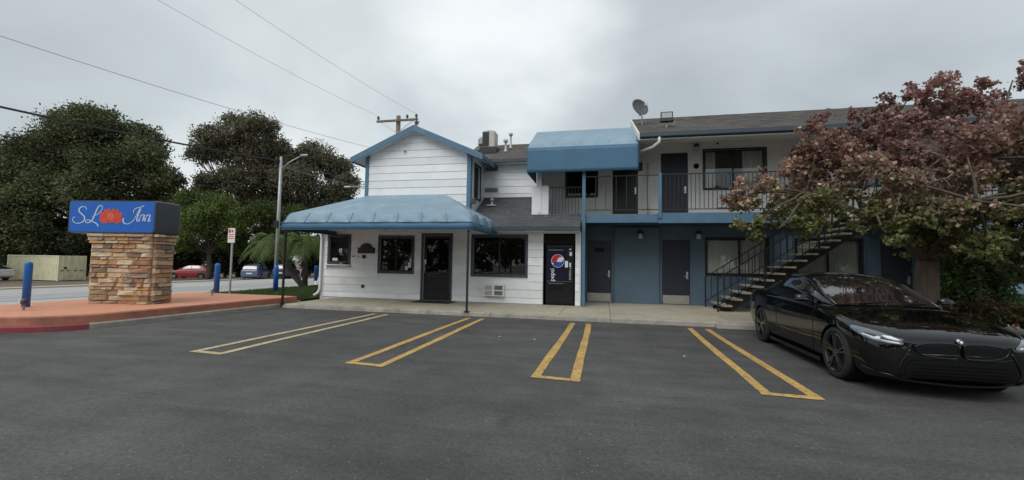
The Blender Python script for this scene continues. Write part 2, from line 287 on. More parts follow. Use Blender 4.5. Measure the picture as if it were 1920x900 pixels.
# ------------------------------------------------------------------ mesh helpers
OFF = {}
class MB:
    def __init__(s): s.v = []; s.f = []
    def add(s, vs, fs):
        n = len(s.v); s.v += [tuple(p) for p in vs]; s.f += [tuple(i + n for i in f) for f in fs]; return s
    def box(s, x0, x1, y0, y1, z0, z1):
        return s.add([(x0, y0, z0), (x1, y0, z0), (x1, y1, z0), (x0, y1, z0), (x0, y0, z1), (x1, y0, z1), (x1, y1, z1), (x0, y1, z1)],
                     [(0, 3, 2, 1), (4, 5, 6, 7), (0, 1, 5, 4), (1, 2, 6, 5), (2, 3, 7, 6), (3, 0, 4, 7)])
    def prism(s, pts, axis, c0, c1):
        # pts: outline; axis y: (x,z), axis x: (y,z), axis z: (x,y)
        def p(a, b, c): return (a, c, b) if axis == 'y' else ((c, a, b) if axis == 'x' else (a, b, c))
        n = len(pts)
        return s.add([p(a, b, c0) for a, b in pts] + [p(a, b, c1) for a, b in pts],
                     [tuple(range(n - 1, -1, -1)), tuple(range(n, 2 * n))] + [(i, (i + 1) % n, n + (i + 1) % n, n + i) for i in range(n)])
    def tube(s, pts, r, n=6, cap=True):
        pts = [Vector(p) for p in pts]; k = len(pts); rs = r if isinstance(r, (list, tuple)) else [r] * k
        vs = []; fs = []; prev = None
        for i, p in enumerate(pts):
            d = (pts[min(i + 1, k - 1)] - pts[max(i - 1, 0)]).normalized()
            if prev is None:
                a = d.orthogonal().normalized()
            else:
                a = (prev - d * prev.dot(d)); a = a.normalized() if a.length > 1e-6 else d.orthogonal().normalized()
            prev = a; b = d.cross(a)
            for j in range(n):
                t = 2 * math.pi * j / n; vs.append(p + (a * math.cos(t) + b * math.sin(t)) * rs[i])
        for i in range(k - 1):
            for j in range(n): fs.append((i * n + j, i * n + (j + 1) % n, (i + 1) * n + (j + 1) % n, (i + 1) * n + j))
        if cap: fs += [tuple(range(n - 1, -1, -1)), tuple(range((k - 1) * n, k * n))]
        return s.add(vs, fs)
    def bar(s, p0, p1, w, h=None):
        # square bar between two points
        p0, p1 = Vector(p0), Vector(p1); h = h or w; d = (p1 - p0).normalized()
        a = d.cross(Vector((0, 0, 1))); a = a.normalized() if a.length > 1e-4 else Vector((1, 0, 0)); b = a.cross(d)
        vs = [p + a * sx * w / 2 + b * sy * h / 2 for p in (p0, p1) for sx, sy in ((-1, -1), (1, -1), (1, 1), (-1, 1))]
        return s.add(vs, [(3, 2, 1, 0), (4, 5, 6, 7)] + [(i, (i + 1) % 4, 4 + (i + 1) % 4, 4 + i) for i in range(4)])
    def lathe(s, prof, c, n=16, axis='z', cap=True):
        vs = []; fs = []; k = len(prof); c = Vector(c)
        for r, h in prof:
            for j in range(n):
                t = 2 * math.pi * j / n; a, b = r * math.cos(t), r * math.sin(t)
                vs.append(c + (Vector((a, b, h)) if axis == 'z' else (Vector((h, a, b)) if axis == 'x' else Vector((b, h, a)))))
        for i in range(k - 1):
            for j in range(n): fs.append((i * n + j, i * n + (j + 1) % n, (i + 1) * n + (j + 1) % n, (i + 1) * n + j))
        if cap: fs += [tuple(range(n - 1, -1, -1)), tuple(range((k - 1) * n, k * n))]
        return s.add(vs, fs)
    def grid(s, rows, close=False):
        nr, nc = len(rows), len(rows[0]); vs = [p for r in rows for p in r]; fs = []
        for i in range(nr - 1):
            for j in range(nc - (0 if close else 1)): fs.append((i * nc + j, i * nc + (j + 1) % nc, (i + 1) * nc + (j + 1) % nc, (i + 1) * nc + j))
        return s.add(vs, fs)
    def wall(s, x0, x1, z0, z1, y0, y1, holes=()):
        xs = sorted({x0, x1, *[h for q in holes for h in q[:2] if x0 < h < x1]}); zs = sorted({z0, z1, *[h for q in holes for h in q[2:] if z0 < h < z1]})
        for i in range(len(xs) - 1):
            # merge vertical runs
            run = None
            for k in range(len(zs) - 1):
                cx, cz = (xs[i] + xs[i + 1]) / 2, (zs[k] + zs[k + 1]) / 2
                hole = any(a < cx < b and c < cz < d for a, b, c, d in holes)
                if not hole: run = (run[0] if run else zs[k], zs[k + 1])
                if (hole or k == len(zs) - 2) and run: s.box(xs[i], xs[i + 1], y0, y1, run[0], run[1]); run = None
        return s
    def build(s, name, mat, parent=None, smooth=False, bevel=0.0, bseg=2, solid=0.0, local=False, at=None, recalc=False):
        off = Vector((0, 0, 0))
        if parent is not None:
            if not local: off = OFF.get(parent.name, Vector((0, 0, 0)))
        elif at is not None: off = Vector(at)
        me = bpy.data.meshes.new(name)
        me.from_pydata([Vector(p) - off for p in s.v], [], s.f)
        if recalc:
            import bmesh
            bm = bmesh.new(); bm.from_mesh(me); bmesh.ops.recalc_face_normals(bm, faces=bm.faces); bm.to_mesh(me); bm.free()
        if smooth: me.polygons.foreach_set('use_smooth', [True] * len(me.polygons))
        me.materials.append(mat); me.update()
        o = bpy.data.objects.new(name, me); COL.objects.link(o)
        if parent is not None: o.parent = parent; OFF[o.name] = off
        else: o.location = off; OFF[o.name] = off
        if bevel:
            md = o.modifiers.new('bevel', 'BEVEL'); md.width = bevel; md.segments = bseg; md.limit_method = 'ANGLE'; md.angle_limit = 0.6
        if solid:
            md = o.modifiers.new('solid', 'SOLIDIFY'); md.thickness = solid; md.offset = -1
        return o
def tag(o, label, cat, group=None):
    o['label'] = label; o['category'] = cat
    if group: o['group'] = group
    return o
def struct(o): o['kind'] = 'structure'; return o
def stuff(o): o['kind'] = 'stuff'; return o
def thing(name, label, cat, loc, group=None, rotz=0.0):
    o = bpy.data.objects.new(name, None); COL.objects.link(o)
    o.empty_display_size = 0.2; o.location = loc; o.rotation_euler = (0, 0, rotz); OFF[o.name] = Vector(loc)
    return tag(o, label, cat, group)
def piece(src, parent, loc, rot=None, name=None):
    """a linked copy of one part, sharing its mesh"""
    c = src.copy(); COL.objects.link(c); c.parent = parent; c.location = loc
    if name: c.name = name
    if rot is not None: c.rotation_euler = rot
    OFF[c.name] = OFF.get(parent.name, Vector((0, 0, 0)))
    return c
def copy_tree(o, parent=None):
    c = o.copy(); COL.objects.link(c); c.parent = parent
    for ch in [x for x in bpy.data.objects if x.parent is o]: copy_tree(ch, c)
    return c
def catmull(pts, sub=8, closed=False):
    P = [np.array(p, float) for p in pts]; n = len(P); out = []
    for i in range(n if closed else n - 1):
        p0 = P[(i - 1) % n] if closed or i > 0 else 2 * P[0] - P[1]
        p1 = P[i]; p2 = P[(i + 1) % n]
        p3 = P[(i + 2) % n] if closed or i < n - 2 else 2 * P[-1] - P[-2]
        for k in range(sub):
            t = k / sub
            out.append(0.5 * ((2 * p1) + (-p0 + p2) * t + (2 * p0 - 5 * p1 + 4 * p2 - p3) * t * t + (-p0 + 3 * p1 - 3 * p2 + p3) * t ** 3))
    if not closed: out.append(P[-1])
    return out
def text_mesh(body, size, name, mat, parent, matrix, extrude=0.002):
    cu = bpy.data.curves.new(name, 'FONT'); cu.body = body; cu.size = size; cu.extrude = extrude; cu.align_x = 'CENTER'; cu.align_y = 'CENTER'
    tmp = bpy.data.objects.new(name + '_tmp', cu); COL.objects.link(tmp)
    bpy.context.view_layer.update()
    me = bpy.data.meshes.new_from_object(tmp.evaluated_get(bpy.context.evaluated_depsgraph_get()))
    bpy.data.objects.remove(tmp); bpy.data.curves.remove(cu)
    off = OFF.get(parent.name, Vector((0, 0, 0)))
    me.transform(Matrix.Translation(-off) @ matrix); me.materials.clear(); me.materials.append(mat)
    o = bpy.data.objects.new(name, me); COL.objects.link(o); o.parent = parent; OFF[o.name] = off
    return o

# ------------------------------------------------------------------ ground, lot, street
def gh(x, y):       # the land falls away gently across the street on the left
    return -min(max((-15.5 - x) * 0.03, 0.0), 1.05)
mb = MB(); xs = [-400, -250, -150, -100, -80, -70, -60, -55, -50.5, -45, -40, -35, -30, -25, -20, -15.5, -13, -5, 5, 20, 60, 150, 400]; ys = [-300, -100, -40, 0, 40, 100, 300, 500]
mb.grid([[(x, y, gh(x, y) - 0.06) for x in xs] for y in ys][::-1])
struct(mb.build('ground', m_dirt))
lot_out = [(-60, -40), (60, -40), (60, 11.58), (-9.9, 11.58), (-10.05, 10.9), (-10.27, 8.63), (-10.42, 7.3), (-10.75, 6.45), (-11.6, 5.95), (-14.4, 5.55), (-60, 5.2)]
mb = MB(); mb.add([(x, y, 0.0 if x > -15 else gh(x, y)) for x, y in lot_out], [tuple(range(len(lot_out)))])
lot = struct(mb.build('parking_lot', m_asphalt))

def stripe(far_l, far_r, near_l, near_r, mat, w=0.130):
    """a long U of paint: two lines joined at the near end"""
    mb = MB(); z = 0.006
    def line(a, b, ww, wob):
        a, b = Vector((*a, z)), Vector((*b, z)); d = (b - a).normalized(); n = Vector((-d.y, d.x, 0))
        L, Rr = [], []
        for i in range(13):
            p = a.lerp(b, i / 12); o = wob * math.sin(i * 0.5 + a.x)
            e1 = random.uniform(-.006, .006); e2 = random.uniform(-.006, .006)
            L.append(p + n * (ww / 2 + o + e1)); Rr.append(p - n * (ww / 2 - o + e2))
        mb.grid([L, Rr])
    line(far_l, near_l, w, .008); line(far_r, near_r, w, .008)
    d = Vector((near_r[0] - near_l[0], near_r[1] - near_l[1])).normalized() * w / 2
    z = 0.0075
    line((near_l[0] - d.x, near_l[1] - d.y), (near_r[0] + d.x, near_r[1] + d.y), w * 0.95, 0.0)
    o = mb.build('parking_stripe', mat, lot); o.name = 'parking_stripe'
    return o
for i, mt in enumerate((m_yellow_pale, m_yellow, m_yellow, m_yellow)):
    xc = -6.21 + i * 2.827; j = (0.0, 0.03, -0.02, 0.02)[i]
    stripe((xc - 0.20, 11.12 + j), (xc + 0.20, 11.10 + j), (xc - 0.285 - 0.04, 5.76), (xc + 0.245 - 0.04, 5.72), mt)

# sidewalk slabs and their kerb
walk = thing('sidewalk', 'x', 'x', (0, 13, 0)); del walk['label'], walk['category']; struct(walk)
xj = [-9.88, -7.0, -3.9, -1.2, 0.2, 3.2, 5.3, 8.2, 11.4, 14.6, 18.0]
for a, b in zip(xj[:-1], xj[1:]):
    MB().box(a + .005, b - .005, 11.74, 14.395, -0.05, 0.118 + random.uniform(-.002, .002)).build('slab', m_concrete, walk, bevel=0.008)
    if b > -0.7: MB().box(max(a, -0.74) + .005, b - .005, 14.405, 16.195, -0.05, 0.118 + random.uniform(-.002, .002)).build('slab', m_concrete, walk, bevel=0.008)
for a, b in ((-9.9, -3.1), (-3.095, 0.19), (0.195, 5.29)):
    MB().prism([(11.55, -.05), (11.735, -.05), (11.735, .120), (11.60, .120), (11.565, .10)], 'x', a, b - .004).build('kerb', m_kerb, walk, bevel=0.01)

# terracotta island with its kerbs
isl = thing('island_pavement', 'x', 'x', (-12, 9, 0)); del isl['label'], isl['category']; struct(isl)
edge = [(-9.93, 11.55), (-10.06, 10.6), (-10.27, 8.63), (-10.42, 7.3), (-10.58, 6.75), (-10.95, 6.32), (-11.6, 5.98), (-12.8, 5.72), (-14.3, 5.55)]
edge = [tuple(p) for p in catmull(edge, 4)]
def inset(path, d):
    res = []
    for i, p in enumerate(path):
        a = Vector(path[max(i - 1, 0)]); b = Vector(path[min(i + 1, len(path) - 1)]); t = (b - a).normalized(); n = Vector((-t.y, t.x))
        n = -n; res.append((p[0] + n.x * d, p[1] + n.y * d))
    return res
def kerb_run(path, z1, wd, mat, name, parent, z0=-.05):
    ins = inset(path, wd); ins2 = inset(path, 0.025); mb = MB()
    mb.grid([[(x, y, z0) for x, y in path], [(x, y, z1 - .025) for x, y in path], [(x, y, z1) for x, y in ins2], [(x, y, z1) for x, y in ins], [(x, y, z0) for x, y in ins]])
    n = len(path)
    mb.f += [(0, n, 2 * n, 3 * n, 4 * n), (n - 1, 5 * n - 1, 4 * n - 1, 3 * n - 1, 2 * n - 1)]
    return mb.build(name, mat, parent, recalc=True)
k0 = 15
kerb_run(edge[:k0 + 1], .125, .12, m_kerb, 'kerb', isl); kerb_run(edge[k0:], .125, .12, m_redkerb, 'kerb', isl)['label'] = 'kerb painted worn red'
e1 = [(-9.90, 12.22), (-9.90, 11.75)] + inset(edge, .07)
slab_out = e1 + [(-14.25, 12.3)]
mb = MB(); n = len(e1)
mb.grid([[(x, y, -.05) for x, y in e1], [(x, y, .28) for x, y in e1], [(x, y, .305) for x, y in inset(e1, .025)]])
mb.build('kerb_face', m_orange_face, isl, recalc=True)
top = inset(e1, .023) + [(-14.25, 12.25)]
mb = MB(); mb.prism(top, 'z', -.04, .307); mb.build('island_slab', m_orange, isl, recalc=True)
MB().box(-14.45, -14.255, 5.5, 12.3, -.05, .14).build('kerb', m_kerb, isl)
MB().box(-14.4, -9.92, 12.285, 12.45, -.05, .14).build('kerb', m_kerb, isl)

# street
def strip(name, x0, x1, dz, mat, y0=-60, y1=160, skew=0.06):
    mb = MB(); n = 14
    xs = [x0 + (x1 - x0) * i / n for i in range(n + 1)]
    mb.grid([[(x + (y - 15) * skew, y, gh(x, y) + dz) for x in xs] for y in (y1, 80, 40, 25, 12, 0, y0)])
    return struct(mb.build(name, mat))
strip('street', -33.8, -16.6, 0.0, m_road)
strip('street_gutter', -17.2, -15.62, 0.008, m_gutter, -60, 160, 0.0)
strip('street_sidewalk', -15.62, -14.44, 0.05, m_gutter, 4.0, 12.5, 0.0)
strip('street_gutter', -35.0, -33.8, 0.004, m_gutter)
strip('far_sidewalk', -37.2, -35.0, 0.08, m_gutter)
strip('street_lane_patch', -25.5, -20.5, 0.010, M('resealed_lane', (0.30, 0.30, 0.30), 0.85, 0.1, 2, 0.2, 60, var2=0.1, scale2=0.2))
# the far parking area the two cars stand on
mb = MB(); mb.grid([[(x, y, gh(x, y) - .02) for x in (-75, -62, -50.5, -44, -38, -30, -26)] for y in (58, 46, 37)]); struct(mb.build('far_parking_area', M('far_gravel', (0.20, 0.17, 0.14), 0.95, 0.2, 2, 0.3, 30)))

# lawn beside the lobby
mb = MB(); mb.add([(-15.6, 12.5, .06), (-10.75, 12.5, .06), (-10.75, 30, .06), (-15.6, 30, .06)], [(0, 1, 2, 3)]); struct(mb.build('lawn_soil', m_soil))
def grass_patch(name, n, x0, x1, y0, y1, z, h, cols):
    px = RNG.uniform(x0, x1, n); py = RNG.uniform(y0, y1, n); a = RNG.uniform(0, 6.28, n); hh = h * RNG.uniform(.5, 1.3, n); w = .012 + .01 * RNG.random(n)
    lx = RNG.normal(0, .35, n) * hh; ly = RNG.normal(0, .35, n) * hh
    V = np.empty((n, 3, 3)); dx = np.cos(a) * w; dy = np.sin(a) * w
    V[:, 0] = np.stack([px - dx, py - dy, np.full(n, z)], -1); V[:, 1] = np.stack([px + dx, py + dy, np.full(n, z)], -1); V[:, 2] = np.stack([px + lx, py + ly, z + hh], -1)
    c = np.array(cols)[RNG.integers(0, len(cols), n)] * RNG.uniform(.75, 1.25, (n, 1))
    return leaf_mesh(name, V, c)
def leaf_mesh(name, V, C, mat=None):
    n, k, _ = V.shape; me = bpy.data.meshes.new(name)
    me.vertices.add(n * k); me.vertices.foreach_set('co', V.reshape(-1).astype(np.float32))
    me.loops.add(n * k); me.loops.foreach_set('vertex_index', np.arange(n * k, dtype=np.int32))
    me.polygons.add(n); me.polygons.foreach_set('loop_start', np.arange(0, n * k, k, dtype=np.int32)); me.polygons.foreach_set('loop_total', np.full(n, k, dtype=np.int32))
    at = me.attributes.new('leafcol', 'FLOAT_COLOR', 'POINT')
    cc = np.ones((n, k, 4), np.float32); cc[:, :, :3] = np.clip(C, 0, 1)[:, None, :]; at.data.foreach_set('color', cc.reshape(-1))
    me.materials.append(mat or m_leaf); me.update(calc_edges=True); me.validate()
    return me
def obj_from(me, name, parent=None, at=(0, 0, 0)):
    o = bpy.data.objects.new(name, me); COL.objects.link(o)
    if parent is not None: o.parent = parent
    else: o.location = at
    return o
g = obj_from(grass_patch('grass', 34000, -15.55, -10.8, 12.55, 23, .05, .10, [(.06, .10, .025), (.045, .085, .02), (.09, .12, .04)]), 'grass')
stuff(tag(g, 'short green lawn grass between the terracotta island and the lobby', 'grass'))

# ------------------------------------------------------------------ building helpers
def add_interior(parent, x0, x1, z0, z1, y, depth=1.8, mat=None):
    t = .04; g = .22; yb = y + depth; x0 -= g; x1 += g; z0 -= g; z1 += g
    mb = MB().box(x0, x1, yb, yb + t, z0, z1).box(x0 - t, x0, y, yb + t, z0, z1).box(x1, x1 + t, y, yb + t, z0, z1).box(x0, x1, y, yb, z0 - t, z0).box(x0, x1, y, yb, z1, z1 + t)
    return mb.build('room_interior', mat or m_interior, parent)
def curtain_sheet(x0, x1, z0, z1, y, amp=.03, pitch=.09):
    n = max(8, int((x1 - x0) / pitch * 6)); rows = []
    for z in (z0, (z0 + z1) / 2, z1):
        rows.append([(x0 + (x1 - x0) * i / n, y + amp * math.sin(2 * math.pi * (x0 + (x1 - x0) * i / n) / pitch + 1.3 * math.sin(i * .13)) * (1.0 if z < z1 else .7), z) for i in range(n + 1)])
    return MB().grid(rows)
def window(parent, x0, x1, z0, z1, y, trim=.07, trim_mat=m_dkblue, frame_mat=m_bronze, splits=(), curtains=(), blind=None, depth=1.6, proud=.03, glass=m_glass, label=None):
    """opening x0..x1, z0..z1 in a wall whose face is at y; trim boards outside the opening"""
    yb = y + .11
    fr = MB()
    if trim:
        fr.box(x0 - trim, x1 + trim, y - proud, y + .01, z1, z1 + trim).box(x0 - trim, x1 + trim, y - proud, y + .01, z0 - trim, z0)
        fr.box(x0 - trim, x0, y - proud, y + .01, z0, z1).box(x1, x1 + trim, y - proud, y + .01, z0, z1)
    w = fr.build('window', trim_mat, parent, bevel=.006)
    if label: w['label'] = label
    s = MB(); fw = .045
    s.box(x0, x1, y + .03, yb, z1 - fw, z1).box(x0, x1, y + .03, yb, z0, z0 + fw).box(x0, x0 + fw, y + .03, yb, z0 + fw, z1 - fw).box(x1 - fw, x1, y + .03, yb, z0 + fw, z1 - fw)
    for q in splits: s.box(q - fw * .5, q + fw * .5, y + .025, yb, z0 + fw, z1 - fw)
    s.build('frame', frame_mat, w, bevel=.004)
    xs = [x0 + fw] + list(splits) + [x1 - fw]
    for a, b in zip(xs[:-1], xs[1:]):
        MB().box(a, b, y + .06 + (.02 if a > x0 + .1 else 0), y + .066 + (.02 if a > x0 + .1 else 0), z0 + fw, z1 - fw).build('pane', glass, w)
    for a, b in curtains: curtain_sheet(a, b, z0 - .05, z1 + .03, y + .16).build('curtain', m_curtain, w, smooth=True)
    if blind: MB().box(x0, x1, y + .17, y + .178, blind, z1).build('roller_blind', m_blind, w)
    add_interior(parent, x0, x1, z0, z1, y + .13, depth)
    return w
def door(parent, x0, x1, z0, z1, y, mat=m_navy, frame_mat=m_bluewall, handle_side=1, kick=True, lever=m_steel, inset_d=.05, fw=.06, label=None):
    d = MB().box(x0, x1, y + inset_d, y + inset_d + .05, z0, z1).build('door', mat, parent, bevel=.004)
    if label: d['label'] = label
    MB().box(x0 - fw, x0 - .004, y - .015, y + inset_d + .06, z0, z1 + fw).box(x1 + .004, x1 + fw, y - .015, y + inset_d + .06, z0, z1 + fw).box(x0 - .004, x1 + .004, y - .015, y + inset_d + .06, z1 + .004, z1 + fw).build('frame', frame_mat, d, bevel=.004)
    yf = y + inset_d
    if kick: MB().box(x0 + .02, x1 - .02, yf - .004, yf, z0 + .02, z0 + .33).build('kick_plate', m_kick, d)
    hx = x1 - .09 if handle_side > 0 else x0 + .09; hz = z0 + 1.02
    MB().box(hx - .035, hx + .035, yf - .02, yf, hz - .10, hz + .16).build('lock_plate', m_steel, d, bevel=.01)
    MB().tube([(hx, yf - .02, hz), (hx, yf - .07, hz), (hx - .12 * handle_side, yf - .075, hz - .01)], .012, 8).build('handle', lever, d, smooth=True)
    return d
def board_run(parent, x0, x1, z0, z1, y, holes, mat=m_white, name='siding_board', ends=None, flip=1):
    """one lapped board course, broken by openings; ends(z) gives clipped x limits for gables"""
    segs = [(x0, x1)]
    for a, b, c, d in holes:
        if c < z1 - .02 and d > z0 + .02:
            ns = []
            for p, q in segs:
                if b <= p or a >= q: ns.append((p, q)); continue
                if a > p: ns.append((p, a))
                if b < q: ns.append((b, q))
            segs = ns
    for p, q in segs:
        if q - p < .02: continue
        if ends:
            (l0, r0), (l1, r1) = ends(z0), ends(z1)
            if r0 - l0 < .05: continue
            bl, br, tl, tr = max(p, l0), min(q, r0), max(p, l1), min(q, r1)
            if tr < tl: tl = tr = (tl + tr) / 2
        else: bl, br, tl, tr = p, q, p, q
        g = .007
        vs = [(bl, y - .030, z0 + g), (br, y - .030, z0 + g), (tr, y - .016, z1), (tl, y - .016, z1), (bl, y, z0 + g), (br, y, z0 + g), (tr, y, z1), (tl, y, z1)]
        MB().add(vs, [(0, 1, 2, 3), (5, 4, 7, 6), (0, 4, 5, 1), (3, 2, 6, 7), (0, 3, 7, 4), (1, 5, 6, 2)]).build(name, mat, parent)
def shingle_roof(parent, x0, x1, ye, ze, yr, zr, mat, course=.15, tab=.32, name='shingles', clip=None, seed=1):
    """overlapping shingle tabs on a plane rising from eave (ye,ze) to ridge (yr,zr); real thickness at each butt"""
    rd = random.Random(seed); L = math.hypot(yr - ye, zr - ze); d = Vector((0, (yr - ye) / L, (zr - ze) / L)); nrm = Vector((0, -d.z, d.y)); mb = MB()
    n = int(L / course) + 1
    for i in range(n):
        s0 = i * course; s1 = min(s0 + course * 1.15, L); x = x0 - rd.random() * tab
        while x < x1:
            w = tab * rd.uniform(.8, 1.2); a, b = max(x, x0), min(x + w - .006, x1)
            x += w
            if b - a < .02: continue
            if clip and not clip((a + b) / 2, ye + d.y * s0): continue
            j = rd.uniform(-.010, .010); t = .010 + rd.random() * .006
            p = [Vector((q, ye, ze)) + d * (s0 + j) for q in (a, b)]; q2 = [Vector((q, ye, ze)) + d * s1 for q in (b, a)]
            lo = [p[0] + nrm * .002, p[1] + nrm * .002]
            mb.add([p[0] + nrm * t, p[1] + nrm * t, q2[0] + nrm * .003, q2[1] + nrm * .003, lo[0], lo[1]], [(0, 1, 2, 3), (4, 5, 1, 0)])
    o = mb.build(name, mat, parent); return stuff(o)

# ------------------------------------------------------------------ lobby building
WY = 14.4
lob = thing('lobby_building', 'white clapboard motel lobby with blue gable trim and tall narrow upper storey', 'building', (-6.9, 17.5, 0.0))
w1 = (-10.30, -9.46, 1.44, 2.43); w2 = (-8.16, -6.86, 1.14, 2.38); dr = (-6.42, -5.38, 0.12, 2.46); w3 = (-4.52, -2.63, 1.11, 2.43); vd = (-2.02, -0.92, 0.10, 2.56)
holes = [w1, w2, dr, w3, vd]
MB().wall(-10.6, -0.76, -.05, 2.68, WY, WY + .14, holes).build('front_wall', m_white2, lob)
def grow(h, a): return (h[0] - a, h[1] + a, h[2] - a, h[3] + a)
hb = [grow(w1, .085), grow(w2, .085), (dr[0] - .085, dr[1] + .085, 0, dr[3] + .085), grow(w3, .085), vd]
z = .125; k = 0
while z < 2.66:
    z1 = min(.32 + .28 * k, 2.67); board_run(lob, -10.52, -0.80, z, z1, WY - .001, hb); z = z1; k += 1
MB().box(-10.63, -10.52, WY - .04, WY + .1, -.05, 2.66).box(-0.80, -0.735, WY - .04, WY + .1, .12, 2.60).build('corner_board', m_white2, lob, bevel=.004)
MB().box(-10.62, -10.5, WY + .1, 24, -.05, 2.7).build('side_wall', m_white, lob)
MB().box(-10.5, -0.8, 23.9, 24, -.05, 5.4).build('rear_wall', m_white, lob)
window(lob, *w1, WY - .012, trim=.075, trim_mat=m_dkblue, splits=(), depth=2.2)
w2o = window(lob, *w2, WY - .012, trim=.085, trim_mat=m_dkblue, splits=(-7.52,), depth=2.5)
for (a, b, c, d) in ((-7.05, -6.93, 1.28, 1.48), (-7.16, -7.06, 1.14 + .05, 1.34), (-6.99, -6.92, 1.5, 1.62)):
    MB().box(a, b, WY + .044, WY + .047, c, d).build('notice', m_paper, w2o)
window(lob, *w3, WY - .012, trim=.085, trim_mat=m_dkblue, splits=(-3.58,), depth=2.5)
# glazed entrance door
d = MB().box(dr[0], dr[0] + .10, WY + .05, WY + .10, .125, dr[3]).box(dr[1] - .10, dr[1], WY + .05, WY + .10, .125, dr[3]).box(dr[0] + .10, dr[1] - .10, WY + .05, WY + .10, dr[3] - .10, dr[3]).box(dr[0] + .10, dr[1] - .10, WY + .05, WY + .10, .125, .36).box(dr[0] + .1, dr[1] - .1, WY + .05, WY + .1, 1.08, 1.15).build('entrance_door', m_bronze, lob, bevel=.004)
d['label'] = 'dark glazed entrance door'
MB().box(dr[0] - .085, dr[0] - .003, WY - .045, WY + .12, .12, dr[3] + .085).box(dr[1] + .003, dr[1] + .085, WY - .045, WY + .12, .12, dr[3] + .085).box(dr[0] - .003, dr[1] + .003, WY - .045, WY + .12, dr[3] + .003, dr[3] + .085).build('frame', m_dkblue, d, bevel=.005)
MB().box(dr[0] + .1, dr[1] - .1, WY + .07, WY + .078, .36, 1.08).build('pane', m_glass_d, d); MB().box(dr[0] + .1, dr[1] - .1, WY + .07, WY + .078, 1.15, dr[3] - .1).build('pane', m_glass_d, d)
MB().box(dr[0] + .02, dr[0] + .09, WY + .025, WY + .05, 1.42, 1.60).build('lock_plate', m_steel, d, bevel=.008)
MB().tube([(dr[0] + .055, WY + .05, 1.12), (dr[0] + .055, WY - .02, 1.12), (dr[0] + .055, WY - .02, 1.42), (dr[0] + .055, WY + .05, 1.42)], .013, 8).build('handle', m_steel, d, smooth=True)
add_interior(lob, dr[0] + .25, dr[1] - .25, .34, dr[3] - .2, WY + .15, 2.6)
# vending niche
MB().box(vd[0] - .03, vd[0], WY + .14, WY + 1.0, .05, 2.6).box(vd[1], vd[1] + .03, WY + .14, WY + 1.0, .05, 2.6).box(vd[0], vd[1], WY + .97, WY + 1.0, .05, 2.6).box(vd[0], vd[1], WY + .14, WY + .97, 2.562, 2.6).box(vd[0], vd[1], WY + .14, WY + .97, .05, .119).build('niche_lining', m_blackm, lob)
MB().box(vd[0] + .002, vd[1] - .002, WY + .10, WY + .13, 2.20, 2.558).build('niche_header_panel', m_blackm, lob)
# upper storey
GX0, GX1, GXR = -8.85, -4.70, -6.80
EZ, RZ = 5.58, 6.46
MB().prism([(GX0, 2.62), (GX1, 2.62), (GX1, EZ - .02), (GXR, RZ - .08), (GX0, EZ - .02)], 'y', WY + .003, WY + .13).build('gable_wall', m_white2, lob)
def gable_ends(zq):
    t = max(0, (zq - (EZ - .05)) / (RZ - .1 - (EZ - .05)))
    return (GX0 + .12 + (GXR - GX0 - .12) * t, GX1 - .12 - (GX1 - .12 - GXR) * t)
z = 3.13
while z < 6.35:
    board_run(lob, GX0 + .12, GX1 - .12, z, z + .28, WY + .002, [], ends=gable_ends); z += .28
MB().box(GX0 - .03, GX0 + .12, WY - .04, WY + .14, 2.7, EZ - .05).build('corner_post', m_bluetrim, lob, bevel=.006)
MB().box(GX1 - .12, GX1 + .03, WY - .04, WY + .14, 2.9, EZ - .05).build('corner_post', m_bluetrim, lob, bevel=.006)
# side walls of the upper storey
MB().box(GX0, GX0 + .12, WY + .14, 23.9, 2.6, EZ - .08).build('side_wall', m_white, lob)
sw = (14.92, 15.62, 3.95, 5.15)
sm = MB()
for a, b, c, d2 in ((WY + .14, sw[0], 2.9, EZ - .08), (sw[1], 16.2, 2.9, EZ - .08), (sw[0], sw[1], 2.9, sw[2]), (sw[0], sw[1], sw[3], EZ - .08)): sm.box(GX1 - .12, GX1, a, b, c, d2)
sm.build('side_wall', m_white, lob)
MB().box(GX1 - .12, GX1, 16.34, 23.9, 2.9, EZ - .08).build('side_wall', m_white, lob)
swo = MB().box(GX1 - .01, GX1 + .03, sw[0] - .07, sw[1] + .07, sw[3], sw[3] + .07).box(GX1 - .01, GX1 + .03, sw[0] - .07, sw[1] + .07, sw[2] - .07, sw[2]).box(GX1 - .01, GX1 + .03, sw[0] - .07, sw[0], sw[2], sw[3]).box(GX1 - .01, GX1 + .03, sw[1], sw[1] + .07, sw[2], sw[3]).build('window', m_dkblue, lob)
MB().box(GX1 - .06, GX1 - .05, sw[0], sw[1], sw[2], sw[3]).build('pane', m_carglass, swo)
MB().box(GX1 - .08, GX1 - .02, 15.25, 15.29, sw[2], sw[3]).build('frame', m_bronze, swo)
